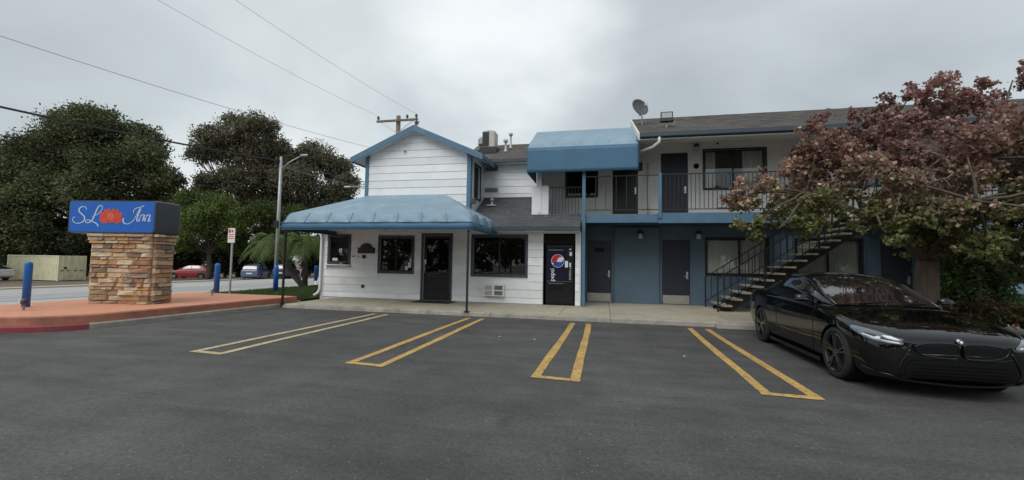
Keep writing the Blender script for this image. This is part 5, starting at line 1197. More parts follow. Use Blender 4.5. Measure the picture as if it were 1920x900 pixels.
for i, (x, y, s_, h, lb) in enumerate(((-76, 38.5, 3.8, 6.5, 'dark shrub mass at the far left edge'), (-66, 38, 3.6, 6.2, 'dark shrub mass behind the cream container'), (-58, 39.5, 3.4, 5.4, 'dark shrub mass between the container and the stone sign'), (-51.5, 41.5, 3.4, 5.0, 'dark shrub mass directly behind the stone sign pillar'), (-45, 43, 2.8, 4.2, 'dark shrub mass behind the red car'), (-39.5, 44, 2.8, 4.4, 'dark shrub mass behind the blue car'), (-33, 46, 3.0, 4.4, 'dark shrub mass right of the blue car'), (-28, 48, 3.0, 4.6, 'dark shrub mass beyond the leaning palm'))):
    A = (x, y, -1.0); make_tree('understorey_shrub', lb, A, far_clumps(A, [(-s_ * .6, h * .55, s_ * .55), (s_ * .6, h * .5, s_ * .55), (0, h * .78, s_ * .55), (-s_ * .3, h * .22, s_ * .6), (s_ * .4, h * .2, s_ * .55)], 30 + i), 20000, .32, [(.022, .030, .013), (.030, .038, .017), (.038, .046, .021)], .18, 40 + i, group='dark shrubs across the street', fill=.3)

belt = []  # unseen trees added behind the camera to darken window and car reflections
rdb = random.Random(91)
for k in range(46):
    x = -52 + k * 2.3; belt.append((x + rdb.uniform(-1, 1), -25 + rdb.uniform(-2, 2), rdb.uniform(1.2, 4.2), 2.2, 1.6, 2.0)); belt.append((x + rdb.uniform(-1, 1), -26 + rdb.uniform(-2, 2), rdb.uniform(4.0, 6.4), 2.0, 1.6, 1.4))
tb = obj_from(crown_leaves('added_tree_belt', belt, 26000, .75, DARK, None, .2, .3, 92), 'added_tree_belt')
stuff(tag(tb, 'unseen belt of trees added behind the camera for darker reflections', 'trees'))

# palm with leaning trunks
pm = thing('palm_tree', 'small palm with curved leaning trunk on the lawn beside the lobby', 'palm', (-14.85, 19.4, .06))
mb = MB(); mb.tube([(-14.85, 19.4, 0), (-15.2, 19.35, .35), (-15.7, 19.2, .95), (-16.1, 19.1, 1.6), (-16.3, 19.05, 2.05)], [.17, .15, .14, .13, .14], 9); mb.build('trunk', m_bark_d, pm, smooth=True)
mb = MB(); mb.tube([(-14.95, 19.5, 0), (-15.0, 19.55, 1.0), (-15.15, 19.55, 2.1)], [.15, .12, .10], 9); mb.build('trunk', m_bark_d, pm, smooth=True)
def frond(root, ang, L, rise, rg):
    d = np.array([math.cos(ang), math.sin(ang), 0]); V = []; C = []
    pts = [np.array(root) + d * L * t * (1 - .15 * t) + np.array([0, 0, rise * 4 * t * (1 - t) * .5 + rise * .25 * t - .8 * L * t ** 2.6 * .5]) for t in np.linspace(0, 1, 22)]
    side = np.array([-d[1], d[0], 0])
    for i in range(2, 22):
        tdir = pts[i] - pts[i - 1]; tdir /= np.linalg.norm(tdir); ll = .42 * math.sin(math.pi * (.1 + .85 * i / 22)) + .06
        for s in (-1, 1):
            tip = pts[i] + (side * s * .8 + tdir * .7 + np.array([0, 0, -.35 - .2 * rg.random()])) * ll; w = tdir * .028
            V.append([pts[i] - w, pts[i] + w, tip, tip]); C.append(np.array([.10, .145, .038]) * rg.uniform(.6, 1.4))
    return V, C
rg = np.random.default_rng(5)
for (root, nfr, L) in (((-16.3, 19.05, 2.1), 34, 1.85), ((-15.0, 19.5, 2.15), 30, 1.7)):
    for k in range(nfr):
        V, C = frond(root, 2 * math.pi * k / nfr * 1.0 + rg.uniform(-.2, .2), L * rg.uniform(.75, 1.15), rg.uniform(.2, 1.5), rg)
        V = np.array(V); V[:, 3] = V[:, 2] + np.array([0.004, 0, 0.004]); me = leaf_mesh('frond', V, np.array(C)); me.transform(Matrix.Translation((14.85, -19.4, -.06))); obj_from(me, 'frond', pm)
pm.location.x -= .40
sh = (-16.4, 27.0, .0)
make_tree('lawn_shrub', 'dark shrub behind the palm at the lobby corner', sh, [(-17.6, 26.8, 1.0, 1.2, 1.0, .8), (-16.2, 27.2, .9, 1.2, 1.0, .8), (-16.8, 27.4, 1.9, 1.0, 1.0, .7), (-15.2, 27.6, 1.6, 1.2, 1.0, 1.0), (-14.4, 27.4, .8, 1.2, 1, .8)], 16000, .14, DARK, .1, 61, group=None, fill=.3)
fs = (-11.35, 16.3, .06)
make_tree('flower_shrub', 'low shrub with pale blossoms against the lobby side wall', fs, [(-11.4, 16.3, .45, .4, .4, .35), (-11.6, 17.0, .5, .4, .4, .4)], 2500, .08, [(.05, .075, .02), (.07, .09, .03), (.35, .22, .2)], .04, 62)

# redbud-like street tree by the car, leaves turning from green to rust
TB = (6.95, 10.9, .1)
def rust(P, rg):
    n = len(P); h = np.clip((P[:, 2] - 2.2) / 2.6, 0, 1) + rg.normal(0, .10, n) + .22 * np.sin(P[:, 0] * 1.7 + P[:, 1]) * .6 - .02 * (P[:, 0] - 7)
    green = np.array([(.135, .145, .055), (.108, .12, .042), (.185, .19, .075)])[rg.integers(0, 3, n)]; rustc = np.array([(.30, .165, .125), (.37, .25, .19), (.24, .125, .105), (.42, .33, .25)])[rg.integers(0, 4, n)]; red = np.array([(.22, .112, .102), (.28, .165, .148), (.17, .085, .08)])[rg.integers(0, 3, n)]
    w1 = np.clip((h - .22) / .30, 0, 1)[:, None]; w2 = np.clip((h - .62) / .35, 0, 1)[:, None]
    pick1 = (rg.random((n, 1)) < w1); pick2 = (rg.random((n, 1)) < w2 * .85)
    return np.where(pick2, red, np.where(pick1, rustc, green))
tcl = []
rd = random.Random(77)
tree_pts = [(3.15, 10.2, 3.15, .45), (3.5, 9.9, 2.75, .45), (3.55, 10.6, 3.3, .5), (4.0, 10.0, 3.0, .6), (4.1, 10.9, 3.5, .6), (3.6, 9.8, 2.35, .35), (4.4, 9.6, 2.6, .55), (4.5, 10.3, 3.9, .55), (5.0, 10.8, 4.3, .6), (4.9, 9.7, 3.3, .65), (5.4, 10.3, 3.8, .7), (5.5, 11.4, 4.6, .6), (5.9, 9.3, 3.1, .6), (5.6, 9.5, 2.5, .5), (6.2, 10.2, 4.4, .7), (6.3, 11.0, 5.0, .55), (6.65, 10.9, 5.35, .4), (5.75, 10.8, 5.0, .35), (6.5, 9.2, 3.6, .7), (6.9, 9.0, 2.9, .6), (6.3, 8.6, 2.7, .5), (7.2, 10.0, 4.2, .75), (7.4, 10.8, 4.9, .6), (7.9, 10.8, 5.3, .5), (8.4, 10.7, 5.55, .38), (7.5, 9.3, 3.6, .7), (7.9, 9.0, 2.9, .65), (8.2, 10.0, 4.2, .75), (8.9, 10.4, 4.3, .7), (8.6, 9.3, 3.4, .7), (9.2, 9.2, 2.9, .6), (9.6, 10.2, 3.9, .75), (10.2, 10.0, 3.4, .7), (10.4, 10.8, 3.9, .7), (7.0, 12.4, 3.6, .9), (8.4, 12.6, 3.9, .9), (5.6, 12.2, 3.5, .8), (7.6, 8.2, 3.0, .5), (8.6, 8.3, 2.8, .5), (9.4, 12.0, 3.4, .8), (7.3, 8.5, 2.5, .45), (8.3, 9.5, 2.45, .5), (9.3, 8.6, 2.4, .45), (5.0, 9.0, 2.35, .4), (7.0, 9.6, 2.3, .5), (7.8, 9.9, 2.2, .5), (8.6, 10.2, 2.15, .5), (9.5, 10.0, 2.1, .55), (6.2, 9.7, 2.4, .45), (10.2, 9.6, 2.3, .5), (7.4, 11.6, 2.5, .6), (8.8, 11.4, 2.3, .6), (6.4, 9.9, 2.0, .4), (7.1, 9.8, 1.95, .42), (7.7, 9.9, 1.95, .42), (8.4, 9.8, 1.95, .42), (6.7, 10.2, 2.2, .5), (7.3, 10.3, 2.3, .5)]
for (x, y, z, r) in tree_pts:
    if y < 10.9: y = 10.9 + (y - 10.9) * .72
    if x > 8.8 and z < 2.95: z += .28
    elif x > 8.55 and z < 5: z -= .42
    for k in range(5):
        q = rd.uniform(.30, .62); tcl.append((x + rd.uniform(-1, 1) * r, y + rd.uniform(-1, 1) * r, z + rd.uniform(-.6, .75) * r, r * q * rd.uniform(.8, 1.4), r * q * rd.uniform(.8, 1.4), r * q * rd.uniform(.5, .9)))
rt = thing('autumn_tree', 'broad low tree with rust red and green leaves beside the black coupe', 'tree', TB)
mb = MB(); b = Vector(TB); rdl = random.Random(8)
fork = Vector((6.82, 10.75, 1.75))
limb(mb, b - Vector((0, 0, .1)), fork, .25, .19, rdl, .03, 12)
mains = [((5.3, 10.2, 2.9), .13), ((4.4, 10.5, 3.2), .10), ((6.2, 10.6, 3.9), .12), ((7.6, 10.3, 3.8), .13), ((8.6, 9.8, 3.0), .12), ((7.2, 12.0, 3.2), .11), ((6.6, 9.2, 2.8), .10)]
ends = []
for e, r in mains:
    pts = limb(mb, fork, e, r, r * .5, rdl, .10, 8); ends.append((Vector(e), r * .5))
for (x, y, z, r) in tree_pts:
    e = min(ends, key=lambda q: (q[0] - Vector((x, y, z))).length); limb(mb, e[0], (x, y, z), e[1] * .7, .012, rdl, .10, 5, 5)
mb.build('trunk', m_bark, rt, smooth=True)
tw = MB()
for k in range(13):      # bare pale twigs showing through the near side
    x = rdl.uniform(4.9, 7.4); p0 = Vector((x, 9.75 + rdl.uniform(-.3, .3), rdl.uniform(2.9, 3.9))); p1 = p0 + Vector((rdl.uniform(-.8, .4), rdl.uniform(-.6, -.1), rdl.uniform(-.5, .35)))
    pts = limb(tw, p0, p1, .011, .004, rdl, .25, 5, 6)
    for j in range(2): limb(tw, pts[3 + j], pts[3 + j] + Vector((rdl.uniform(-.4, .2), rdl.uniform(-.2, .1), rdl.uniform(-.3, .3))), .006, .002, rdl, .2, 4, 4)
stuff(tw.build('bare_twigs', m_twig, rt, smooth=True))
me = crown_leaves('crown', tcl, 76000, .074, None, rust, droop=.35, fill=.35, seed=9, aspect=.9); me.transform(Matrix.Translation(-b)); obj_from(me, 'crown', rt)

# planter with shrubs at the right
plant = thing('planter_bed', 'x', 'x', (9, 11, 0)); del plant['label'], plant['category']; struct(plant)
MB().box(5.45, 16, 9.2, 11.50, -.05, .10).build('planter_soil', m_soil, plant); MB().box(5.3, 5.445, 9.0, 11.50, -.05, .14).build('kerb', m_kerb, plant, bevel=.015); MB().box(5.45, 16, 9.0, 9.19, -.05, .14).build('kerb', m_kerb, plant, bevel=.015)
make_tree('conifer_shrub', 'dark green dense shrub behind the tree trunk at the right', (8.9, 12.6, .1), [(8.75, 12.5, 1.9, .62, .6, .5), (9.05, 12.6, 1.3, .5, .55, .6), (8.5, 12.6, 1.2, .6, .6, .6), (8.9, 12.5, .7, .8, .7, .5), (9.15, 12.6, .65, .42, .5, .45), (8.5, 12.4, 2.35, .35, .35, .3)], 22000, .09, [(.085, .14, .042), (.10, .165, .05), (.065, .105, .033)], .07, 71, fill=.3)
make_tree('leafy_shrub', 'low yellow green shrub with reddish tips at the right edge', (9.6, 10.8, .1), [(9.5, 10.9, .55, .5, .4, .28), (10.2, 10.8, .45, .5, .4, .25), (8.9, 11.0, .62, .45, .4, .22)], 2600, .14, [(.13, .16, .05), (.10, .13, .04), (.17, .19, .07), (.22, .07, .05)], .03, 72, aspect=.7)
make_tree('leafy_shrub', 'low reddish brown shrub between the coupe and dark shrub', (7.9, 11.0, .1), [(7.8, 11.0, .68, .5, .4, .22), (8.5, 11.1, .62, .5, .4, .22), (7.3, 11.2, .6, .4, .4, .2)], 2600, .09, [(.07, .06, .028), (.11, .05, .035), (.06, .07, .025)], .03, 73)

# ------------------------------------------------------------------ cars
def smooth_table(tab, n):
    """dense rows from a control table (first column is position along the car), shape-preserving interpolation"""
    T = np.array(tab, float); x = T[:, 0]; xs = np.interp(np.linspace(0, 1, n), np.linspace(0, 1, len(x)), x)
    out = np.zeros((n, T.shape[1])); out[:, 0] = xs; order = np.argsort(x); xo = x[order]
    for c in range(1, T.shape[1]):
        y = T[order, c]; h = np.diff(xo); d = np.diff(y) / h; m_ = np.zeros_like(y)
        for i in range(1, len(y) - 1):
            if d[i - 1] * d[i] > 0: w1_, w2_ = 2 * h[i] + h[i - 1], h[i] + 2 * h[i - 1]; m_[i] = (w1_ + w2_) / (w1_ / d[i - 1] + w2_ / d[i])
        m_[0], m_[-1] = d[0], d[-1]
        k = np.clip(np.searchsorted(xo, xs) - 1, 0, len(h) - 1); t = (xs - xo[k]) / h[k]
        out[:, c] = (1 + 2 * t) * (1 - t) ** 2 * y[k] + t * (1 - t) ** 2 * h[k] * m_[k] + t * t * (3 - 2 * t) * y[k + 1] + t * t * (t - 1) * h[k] * m_[k + 1]
    return out
def body_rows(tab, n):
    rows = []
    for (y, zb, w, z3, z4, wsh, zsh, wb, zbl, zc) in smooth_table(tab, n):
        half = catmull([(0, zb), (.55 * w, zb), (.90 * w, zb + .02), (.985 * w, z3), (w, z4), (wsh, zsh), (wsh - (wsh - wb) * .55, zsh + (zbl - zsh) * .75), (wb * .82, zbl + (zc - zbl) * .35), (wb * .4, zbl + (zc - zbl) * .9), (0, zc)], 5)
        half = [(max(0, p[0]), p[1]) for p in half]; half[0] = (0, half[0][1]); half[-1] = (0, half[-1][1])
        rows.append([(-a, y, b) for a, b in half] + [(a, y, b) for a, b in half[-2:0:-1]])
    return rows
COUPE = [(.815, .40, .40, .45, .52, .38, .585, .33, .61, .625), (.80, .30, .54, .42, .52, .51, .60, .45, .645, .66), (.76, .22, .67, .38, .52, .645, .62, .565, .685, .705), (.66, .18, .79, .36, .54, .765, .655, .66, .735, .755), (.50, .165, .865, .36, .56, .845, .69, .71, .785, .805), (.25, .16, .905, .38, .58, .89, .735, .735, .835, .85), (0, .16, .92, .40, .60, .908, .775, .75, .872, .892), (-.40, .16, .915, .40, .60, .90, .81, .76, .918, .942), (-.80, .155, .905, .38, .60, .888, .83, .79, .935, .955), (-1.4, .155, .90, .37, .60, .882, .845, .79, .945, .95), (-2.0, .155, .905, .38, .60, .888, .86, .78, .96, .965), (-2.74, .17, .925, .42, .63, .912, .885, .78, .975, .985), (-3.2, .19, .905, .44, .64, .885, .90, .75, .995, 1.015), (-3.5, .24, .865, .46, .65, .835, .905, .70, 1.005, 1.03), (-3.66, .34, .80, .5, .66, .77, .88, .64, .985, 1.005), (-3.73, .45, .70, .55, .66, .67, .80, .58, .87, .885)]
CABIN = [(-.46, .66, .93, .64, .940, .952), (-.75, .745, .938, .665, 1.052, 1.085), (-1.05, .785, .945, .62, 1.19, 1.235), (-1.35, .79, .95, .588, 1.295, 1.348), (-1.7, .79, .955, .575, 1.335, 1.395), (-2.1, .79, .965, .565, 1.33, 1.385), (-2.5, .78, .975, .552, 1.262, 1.315), (-2.85, .75, .985, .55, 1.155, 1.195), (-3.15, .70, 1.0, .585, 1.055, 1.075)]
def cabin_half(wb, zb, wr, zr, zc):
    return catmull([(wb, zb - .03), (wb - (wb - wr) * .18, zb + (zr - zb) * .38), (wr + (wb - wr) * .22, zb + (zr - zb) * .80), (wr, zr + .005), (wr * .82, zr + (zc - zr) * .55), (wr * .42, zr + (zc - zr) * .92), (0, zc)], 4)
def car_wheels(parent, ys, xo, r, wdt, rimr, spokes, mat_rim=m_rim):
    for y in ys:
        for s in (-1, 1):
            w = MB().lathe([(rimr, -wdt), (r * .93, -wdt), (r * .985, -wdt * .88), (r, -wdt * .7), (r, -wdt * .3), (r * .985, -wdt * .12), (r * .93, 0), (rimr * 1.02, -.004), (rimr * .97, -.02), (rimr * .96, -wdt)], (0, 0, 0), 36, axis='x', cap=False)
            w.v = [((xo + v[0]) * s, v[1] + y, v[2] + r) for v in w.v]
            wheel = w.build('wheel', m_tyre, parent, local=True, smooth=True, recalc=True)
            rim = MB().lathe([(rimr * .98, -.012), (rimr * .95, -.004), (rimr * .90, -.020), (rimr * .88, -.06)], (0, 0, 0), 36, axis='x', cap=False)
            rim.lathe([(.0, -.03), (.06, -.03), (.065, -.018), (.05, -.012), (0, -.010)], (0, 0, 0), 14, axis='x', cap=False)
            for k in range(spokes):
                for dd in (-.13, .13):
                    a0 = 2 * math.pi * k / spokes + math.pi / 2; a1 = a0 + dd
                    p0 = Vector((-.022, math.cos(a0 + dd * .25) * .05, math.sin(a0 + dd * .25) * .05)); p1 = Vector((-.014, math.cos(a1) * rimr * .93, math.sin(a1) * rimr * .93)); rim.bar(p0, p1, .028, .022)
            rim.v = [((xo + v[0]) * s, v[1] + y, v[2] + r) for v in rim.v]; rim.build('rim', mat_rim, wheel, local=True, recalc=True)
            dsk = MB().lathe([(.05, -.07), (rimr * .70, -.07), (rimr * .70, -.085), (.05, -.085)], (0, 0, 0), 24, axis='x'); dsk.v = [((xo + v[0]) * s, v[1] + y, v[2] + r) for v in dsk.v]; dsk.build('brake_disc', m_bronze, wheel, local=True, recalc=True)
def cut_arches(me, ys, r, zc, w_in, w_out):
    bo = bpy.data.objects.new('tmp_body', me); COL.objects.link(bo); cutters = []
    for y in ys:
        for s in (-1, 1):
            c = MB().lathe([(r, w_in), (r, w_out)], (0, 0, 0), 40, axis='x'); c.v = [(v[0] * s, v[1] + y, v[2] + zc) for v in c.v]; cm = bpy.data.meshes.new('cut'); cm.from_pydata(c.v, [], c.f)
            import bmesh
            bm = bmesh.new(); bm.from_mesh(cm); bmesh.ops.recalc_face_normals(bm, faces=bm.faces); bm.to_mesh(cm); bm.free()
            co = bpy.data.objects.new('cut', cm); COL.objects.link(co); cutters.append(co); md = bo.modifiers.new('b', 'BOOLEAN'); md.operation = 'DIFFERENCE'; md.object = co; md.solver = 'EXACT'
    bpy.context.view_layer.update()
    res = bpy.data.meshes.new_from_object(bo.evaluated_get(bpy.context.evaluated_depsgraph_get()))
    bpy.data.objects.remove(bo)
    for c in cutters: bpy.data.objects.remove(c)
    return res
def car_body(parent, tab, mat, wheels_y, arch_r, wheel_r, n=110, w_in=.66):
    rows = body_rows(tab, n); mb = MB().grid(rows, close=True); nc = len(rows[0])
    mb.f += [tuple(range(nc)), tuple((n - 1) * nc + i for i in range(nc - 1, -1, -1))]
    me = bpy.data.meshes.new('body'); me.from_pydata(mb.v, [], mb.f)
    import bmesh
    bm = bmesh.new(); bm.from_mesh(me); bmesh.ops.recalc_face_normals(bm, faces=bm.faces); bm.to_mesh(me); bm.free()
    bvh = BVHTree.FromPolygons([Vector(v) for v in mb.v], mb.f)
    me = cut_arches(me, wheels_y, arch_r, wheel_r + .005, w_in, 1.1)
    me.materials.clear(); me.materials.append(mat)
    me.polygons.foreach_set('use_smooth', [True] * len(me.polygons))
    try: me.set_sharp_from_angle(angle=math.radians(32))
    except Exception: pass
    me.name = 'body'; o = bpy.data.objects.new('body', me); COL.objects.link(o); o.parent = parent
    return o, bvh
def cabin_parts(parent, tab, paint, glass, spans, n=70):
    T = smooth_table(tab, n); R_ = []
    for (y, wb, zb, wr, zr, zc) in T: R_.append([(p[0], y, p[1]) for p in cabin_half(wb, zb, wr, zr, zc)])
    nh = len(R_[0]); je = 12       # index of the roof edge
    def patch(i0, i1, j0, j1, name, mat, lift=0.0):
        for s in (-1, 1) if j1 <= je else (0,):
            if s: rows = [[(s * p[0] + s * lift, p[1], p[2]) for p in R_[i][j0:j1 + 1]] for i in range(i0, i1 + 1)]
            else: rows = [[(-p[0], p[1], p[2] + lift) for p in R_[i][j0:]] + [(p[0], p[1], p[2] + lift) for p in R_[i][j0:-1][::-1]] for i in range(i0, i1 + 1)]
            MB().grid(rows).build(name, mat, parent, local=True, smooth=True, recalc=True)
    idx = lambda yq: int(np.argmin(abs(T[:, 0] - yq)))
    ws, rf, rw = spans['windshield'], spans['roof'], spans['rear']
    patch(idx(ws[0]), idx(ws[1]), je, nh - 1, 'windshield', glass); patch(idx(rf[0]), idx(rf[1]), je, nh - 1, 'roof', paint); patch(idx(rw[0]), idx(rw[1]), je, nh - 1, 'rear_window', glass)
    patch(0, n - 1, 0, 3, 'window_sill', paint); patch(0, n - 1, 10, je, 'roof_rail', paint)
    prev = 0
    for a, b in spans['side']:
        patch(idx(a), idx(b), 3, 10, 'side_window', glass); patch(prev, idx(a), 3, 10, 'pillar', paint); prev = idx(b)
    patch(prev, n - 1, 3, 10, 'pillar', paint)
    return R_, T
CARX, CARY, CS, CW = 4.10, 6.86, 1.05, .945
car = thing('parked_coupe', 'glossy black two door coupe parked nose out beside the stairs', 'car', (CARX, CARY, 0), rotz=math.pi - 0.005)
car.scale = (CS * CW, CS, CS)
body, bvh = car_body(car, COUPE, m_carpaint, (0, -2.74), .372, .335)
cabin_parts(car, CABIN, m_carpaint, m_carglass, {'windshield': (-.46, -1.37), 'roof': (-1.37, -2.32), 'rear': (-2.32, -3.15), 'side': ((-.98, -1.84), (-1.93, -2.62))})
car_wheels(car, (0, -2.74), .915, .340, .235, .264, 5)
for y in (0, -2.74):      # wheel wells
    for s in (-1, 1): MB().lathe([(.372, .655 * s), (.372, .88 * s)], (0, y, .34), 30, axis='x', cap=False).box(.64 * s - .005, .64 * s + .005, y - .4, y + .4, .16, .74).build('wheel_well', m_blackm, car, local=True)
def project_patch(outline, org_y, name, mat, parent, lift=.004, res=14, direction=(0, -1, 0), to3=None):
    """a panel with the given outline (x,z) laid on the body from in front"""
    xs_ = [p[0] for p in outline]; zs_ = [p[1] for p in outline]; cx = sum(xs_) / len(xs_); cz = sum(zs_) / len(zs_); D = Vector(direction).normalized()
    rings = []
    for k in range(6):
        f = 1 - k / 6; ring = []
        for (x, z_) in outline:
            o_ = to3(cx + (x - cx) * f, cz + (z_ - cz) * f) if to3 else Vector((cx + (x - cx) * f, org_y, cz + (z_ - cz) * f)); hit = bvh.ray_cast(o_, D)
            p = hit[0] if hit[0] is not None else o_ + D * .4; ring.append(p - D * lift)
        rings.append(ring)
    mb = MB().grid(rings, close=True); n_ = len(outline); mb.f.append(tuple((5 * n_) + i for i in range(n_)))
    return mb.build(name, mat, parent, local=True, smooth=True, recalc=True)
for s in (-1, 1):
    def mir(pts): return [(x * s, z_) for x, z_ in pts]
    gr_o = [tuple(p) for p in catmull([(.035, .505), (.03, .60), (.06, .635), (.25, .640), (.42, .615), (.455, .585), (.42, .53), (.30, .495), (.12, .485)], 4, True)]
    project_patch(mir([((x - .24) * 1.07 + .24, (z_ - .565) * 1.14 + .565) for x, z_ in gr_o]), 1.4, 'grille_surround', m_chrome if False else m_carpaint, car, lift=.012)
    g_ = project_patch(mir(gr_o), 1.4, 'kidney_grille', m_blackm, car, lift=.018)
    def front_tube(pts, r, nm, mt, lift, par):
        P_ = []
        for x, z_ in pts:
            h = bvh.ray_cast(Vector((x * s, 1.4, z_)), Vector((0, -1, 0)))[0]
            if h: P_.append(h + Vector((0, lift, 0)))
        if len(P_) > 2: MB().tube(P_, r, 6).build(nm, mt, par, local=True, smooth=True)
    front_tube(gr_o + gr_o[:1], .006, 'grille_rim', m_carpaint, .020, g_)
    front_tube([(x, z_ - .006) for x, z_ in gr_o if z_ < .53], .004, 'grille_trim', m_rim, .024, g_)
    front_tube(catmull([(.50, .555), (.54, .48), (.58, .40), (.60, .32), (.57, .24)], 5), .010, 'bumper_crease', m_carpaint, .002, car)
    front_tube(catmull([(.05, .465), (.25, .468), (.42, .475), (.52, .50)], 5), .007, 'bumper_crease', m_carpaint, .002, car)
    # headlamp wraps from the nose to the wing
    hl = [tuple(p) for p in catmull([(.47, .60), (.50, .575), (.60, .582), (.70, .600), (.79, .645), (.850, .715), (.835, .748), (.74, .728), (.62, .690), (.53, .645)], 4, True)]
    dirn = Vector((-.42 * s, -.9, -.12)).normalized()
    to3 = lambda x, z_: Vector((x, .62 - 1.15 * max(0, abs(x) - .47) ** 1.25, z_)) - dirn * .7
    def place(pts, nm, mt, lf, par): return project_patch(mir(pts), 0, nm, mt, par, lift=lf, direction=dirn, to3=to3)
    hlo = place(hl, 'headlamp', m_lampclear, .006, car)
    place([tuple(p) for p in catmull([(.56, .598), (.62, .596), (.70, .615), (.77, .655), (.74, .672), (.64, .648), (.57, .622)], 3, True)], 'reflector', m_lampdark, .009, hlo)
    place([(.50, .584), (.60, .589), (.70, .612), (.775, .655), (.770, .665), (.695, .624), (.60, .600), (.50, .597)], 'light_bar', m_lampwhite, .012, hlo)
    place([(.66, .610), (.70, .622), (.665, .650), (.64, .640)], 'light_bar', m_lampwhite, .012, hlo)
    # outer air curtain and lip
    ac_ = [tuple(p) for p in catmull([(.60, .30), (.66, .46), (.76, .50), (.80, .46), (.77, .34), (.70, .28)], 3, True)]
    place(ac_, 'side_intake', m_blackm, .006, car)
    place([(.50, .205), (.60, .225), (.70, .245), (.80, .28), (.81, .262), (.72, .215), (.60, .195), (.50, .185)], 'splitter_blade', m_carpaint, .016, car)
    # mirror
    mr_ = MB().lathe([(.001, -.09), (.04, -.085), (.062, -.04), (.066, .02), (.05, .075), (.001, .085)], (0, 0, 0), 14, axis='x'); mr_.v = [((v[0] + .985) * s, v[1] * .8 - .80, v[2] * .85 + 1.005) for v in mr_.v]
    mo = mr_.build('mirror', m_carpaint, car, local=True, smooth=True, recalc=True)
    MB().bar((.80 * s, -.80, .945), (.92 * s, -.80, .985), .05, .03).build('mirror_stalk', m_carpaint, mo, local=True); MB().bar((.90 * s, -.735, .995), (1.07 * s, -.742, 1.0), .012, .02).build('indicator', m_chrome, mo, local=True)
    # door seams, handle, sill
    def side_line(pts, r=.004, nm='door_seam', mt=m_blackm):
        P_ = []
        for (y, z_) in catmull(pts, 6):
            h = bvh.ray_cast(Vector((1.4 * s, y, z_)), Vector((-s, 0, 0)))[0]
            if h: P_.append(h + Vector((s * .001, 0, 0)))
        if len(P_) > 2: MB().tube(P_, r, 5).build(nm, mt, car, local=True)
    side_line([(-.62, .90), (-.60, .75), (-.60, .45), (-.66, .26)]); side_line([(-1.92, .93), (-1.98, .75), (-1.98, .5), (-1.85, .3), (-1.75, .25)]); side_line([(-.66, .255), (-1.2, .25), (-1.75, .25)])
    side_line([(.30, .80), (-.1, .835), (-.45, .875)], .003)
    side_line([(-.1, .66), (-.8, .70), (-1.6, .735), (-2.4, .755)], .004, 'crease', m_carpaint)
    h = bvh.ray_cast(Vector((1.4 * s, -1.78, .80)), Vector((-s, 0, 0)))[0]
    if h: MB().bar(h + Vector((.012 * s, .09, 0)), h + Vector((.012 * s, -.09, .005)), .02, .022).build('door_handle', m_carpaint, car, local=True, bevel=.005)
    MB().prism([(-.42, .13), (-2.33, .13), (-2.33, .185), (-.42, .185)], 'x', .80 * s, .895 * s).build('side_skirt', m_carpaint, car, local=True, recalc=True)
    # rear lamp
    tl = MB().box(.42 * s if s > 0 else -.64, .64 * s if s > 0 else -.42, -3.725, -3.6, .78, .86); tl.build('tail_lamp', m_tail, car, local=True)
    # a pillar strip and wiper
    MB().tube([(.655 * s, -.44, .945), (.668 * s, -.75, 1.065), (.622 * s, -1.05, 1.205), (.59 * s, -1.36, 1.312)], .02, 6).build('a_pillar', m_carpaint, car, local=True, smooth=True)
    side_arch = [(y_, z_) for y_, z_ in ()]
ctr_in = [tuple(p) for p in catmull([(-.55, .30), (-.50, .42), (-.30, .445), (0, .45), (.30, .445), (.50, .42), (.55, .30), (.46, .225), (0, .215), (-.46, .225)], 4, True)]
lo_in = project_patch(ctr_in, 1.4, 'lower_intake', m_blackm, car, lift=.008)
for k in range(5):
    z_ = .25 + k * .038; P_ = []
    for x in np.linspace(-.47 + k * .0, .47, 15):
        h = bvh.ray_cast(Vector((x, 1.4, z_)), Vector((0, -1, 0)))[0]
        if h: P_.append(h + Vector((0, .012, 0)))
    if len(P_) > 3: MB().tube(P_, .005, 4).build('intake_bar', m_blackm, lo_in, local=True)
P_ = [Vector((x, .80 - .32 * (abs(x) / .8) ** 2.6 - .005, .17 + .02 * abs(x))) for x in np.linspace(-.80, .80, 25)]
MB().grid([[p + Vector((0, .03, 0)) for p in P_], [p + Vector((0, .03, .022)) for p in P_], [p + Vector((0, -.25, .03)) for p in P_], [p + Vector((0, -.25, -.01)) for p in P_]], ).build('front_splitter', m_carpaint, car, local=True, recalc=True)
# round badge
hb = bvh.ray_cast(Vector((0, 1.4, .665)), Vector((0, -1, -.0)))[0]
if hb is None: hb = Vector((0, .76, .665))
bq = Matrix.Translation(hb + Vector((0, .012, .004))) @ Matrix.Rotation(math.radians(-50), 4, 'X')
bd = MB().lathe([(.001, 0), (.036, 0), (.036, .004), (.001, .005)], (0, 0, 0), 24); bd.v = [tuple(bq @ Vector(v)) for v in bd.v]; bdo = bd.build('badge', m_chrome, car, local=True)
for k in range(4):
    a0 = k * math.pi / 2; qd = [(0, 0, .0062)] + [(.025 * math.cos(a0 + t), .025 * math.sin(a0 + t), .0062) for t in np.linspace(0, math.pi / 2, 8)]; mbq = MB().add([tuple(bq @ Vector(v)) for v in qd], [tuple(range(9))]); mbq.build('badge_quarter', m_blueink if k % 2 == 0 else m_whiteink, bdo, local=True)
for s in (-1, 1):   # bonnet shut lines and creases
    P_ = []
    for y in np.linspace(.55, -.42, 16):
        x = s * (.52 + .20 * (0.55 - y) / .97 * .9); h = bvh.ray_cast(Vector((x, y, 1.6)), Vector((0, 0, -1)))[0]
        if h: P_.append(h + Vector((0, 0, .001)))
    MB().tube(P_, .0035, 4).build('bonnet_seam', m_blackm, car, local=True)
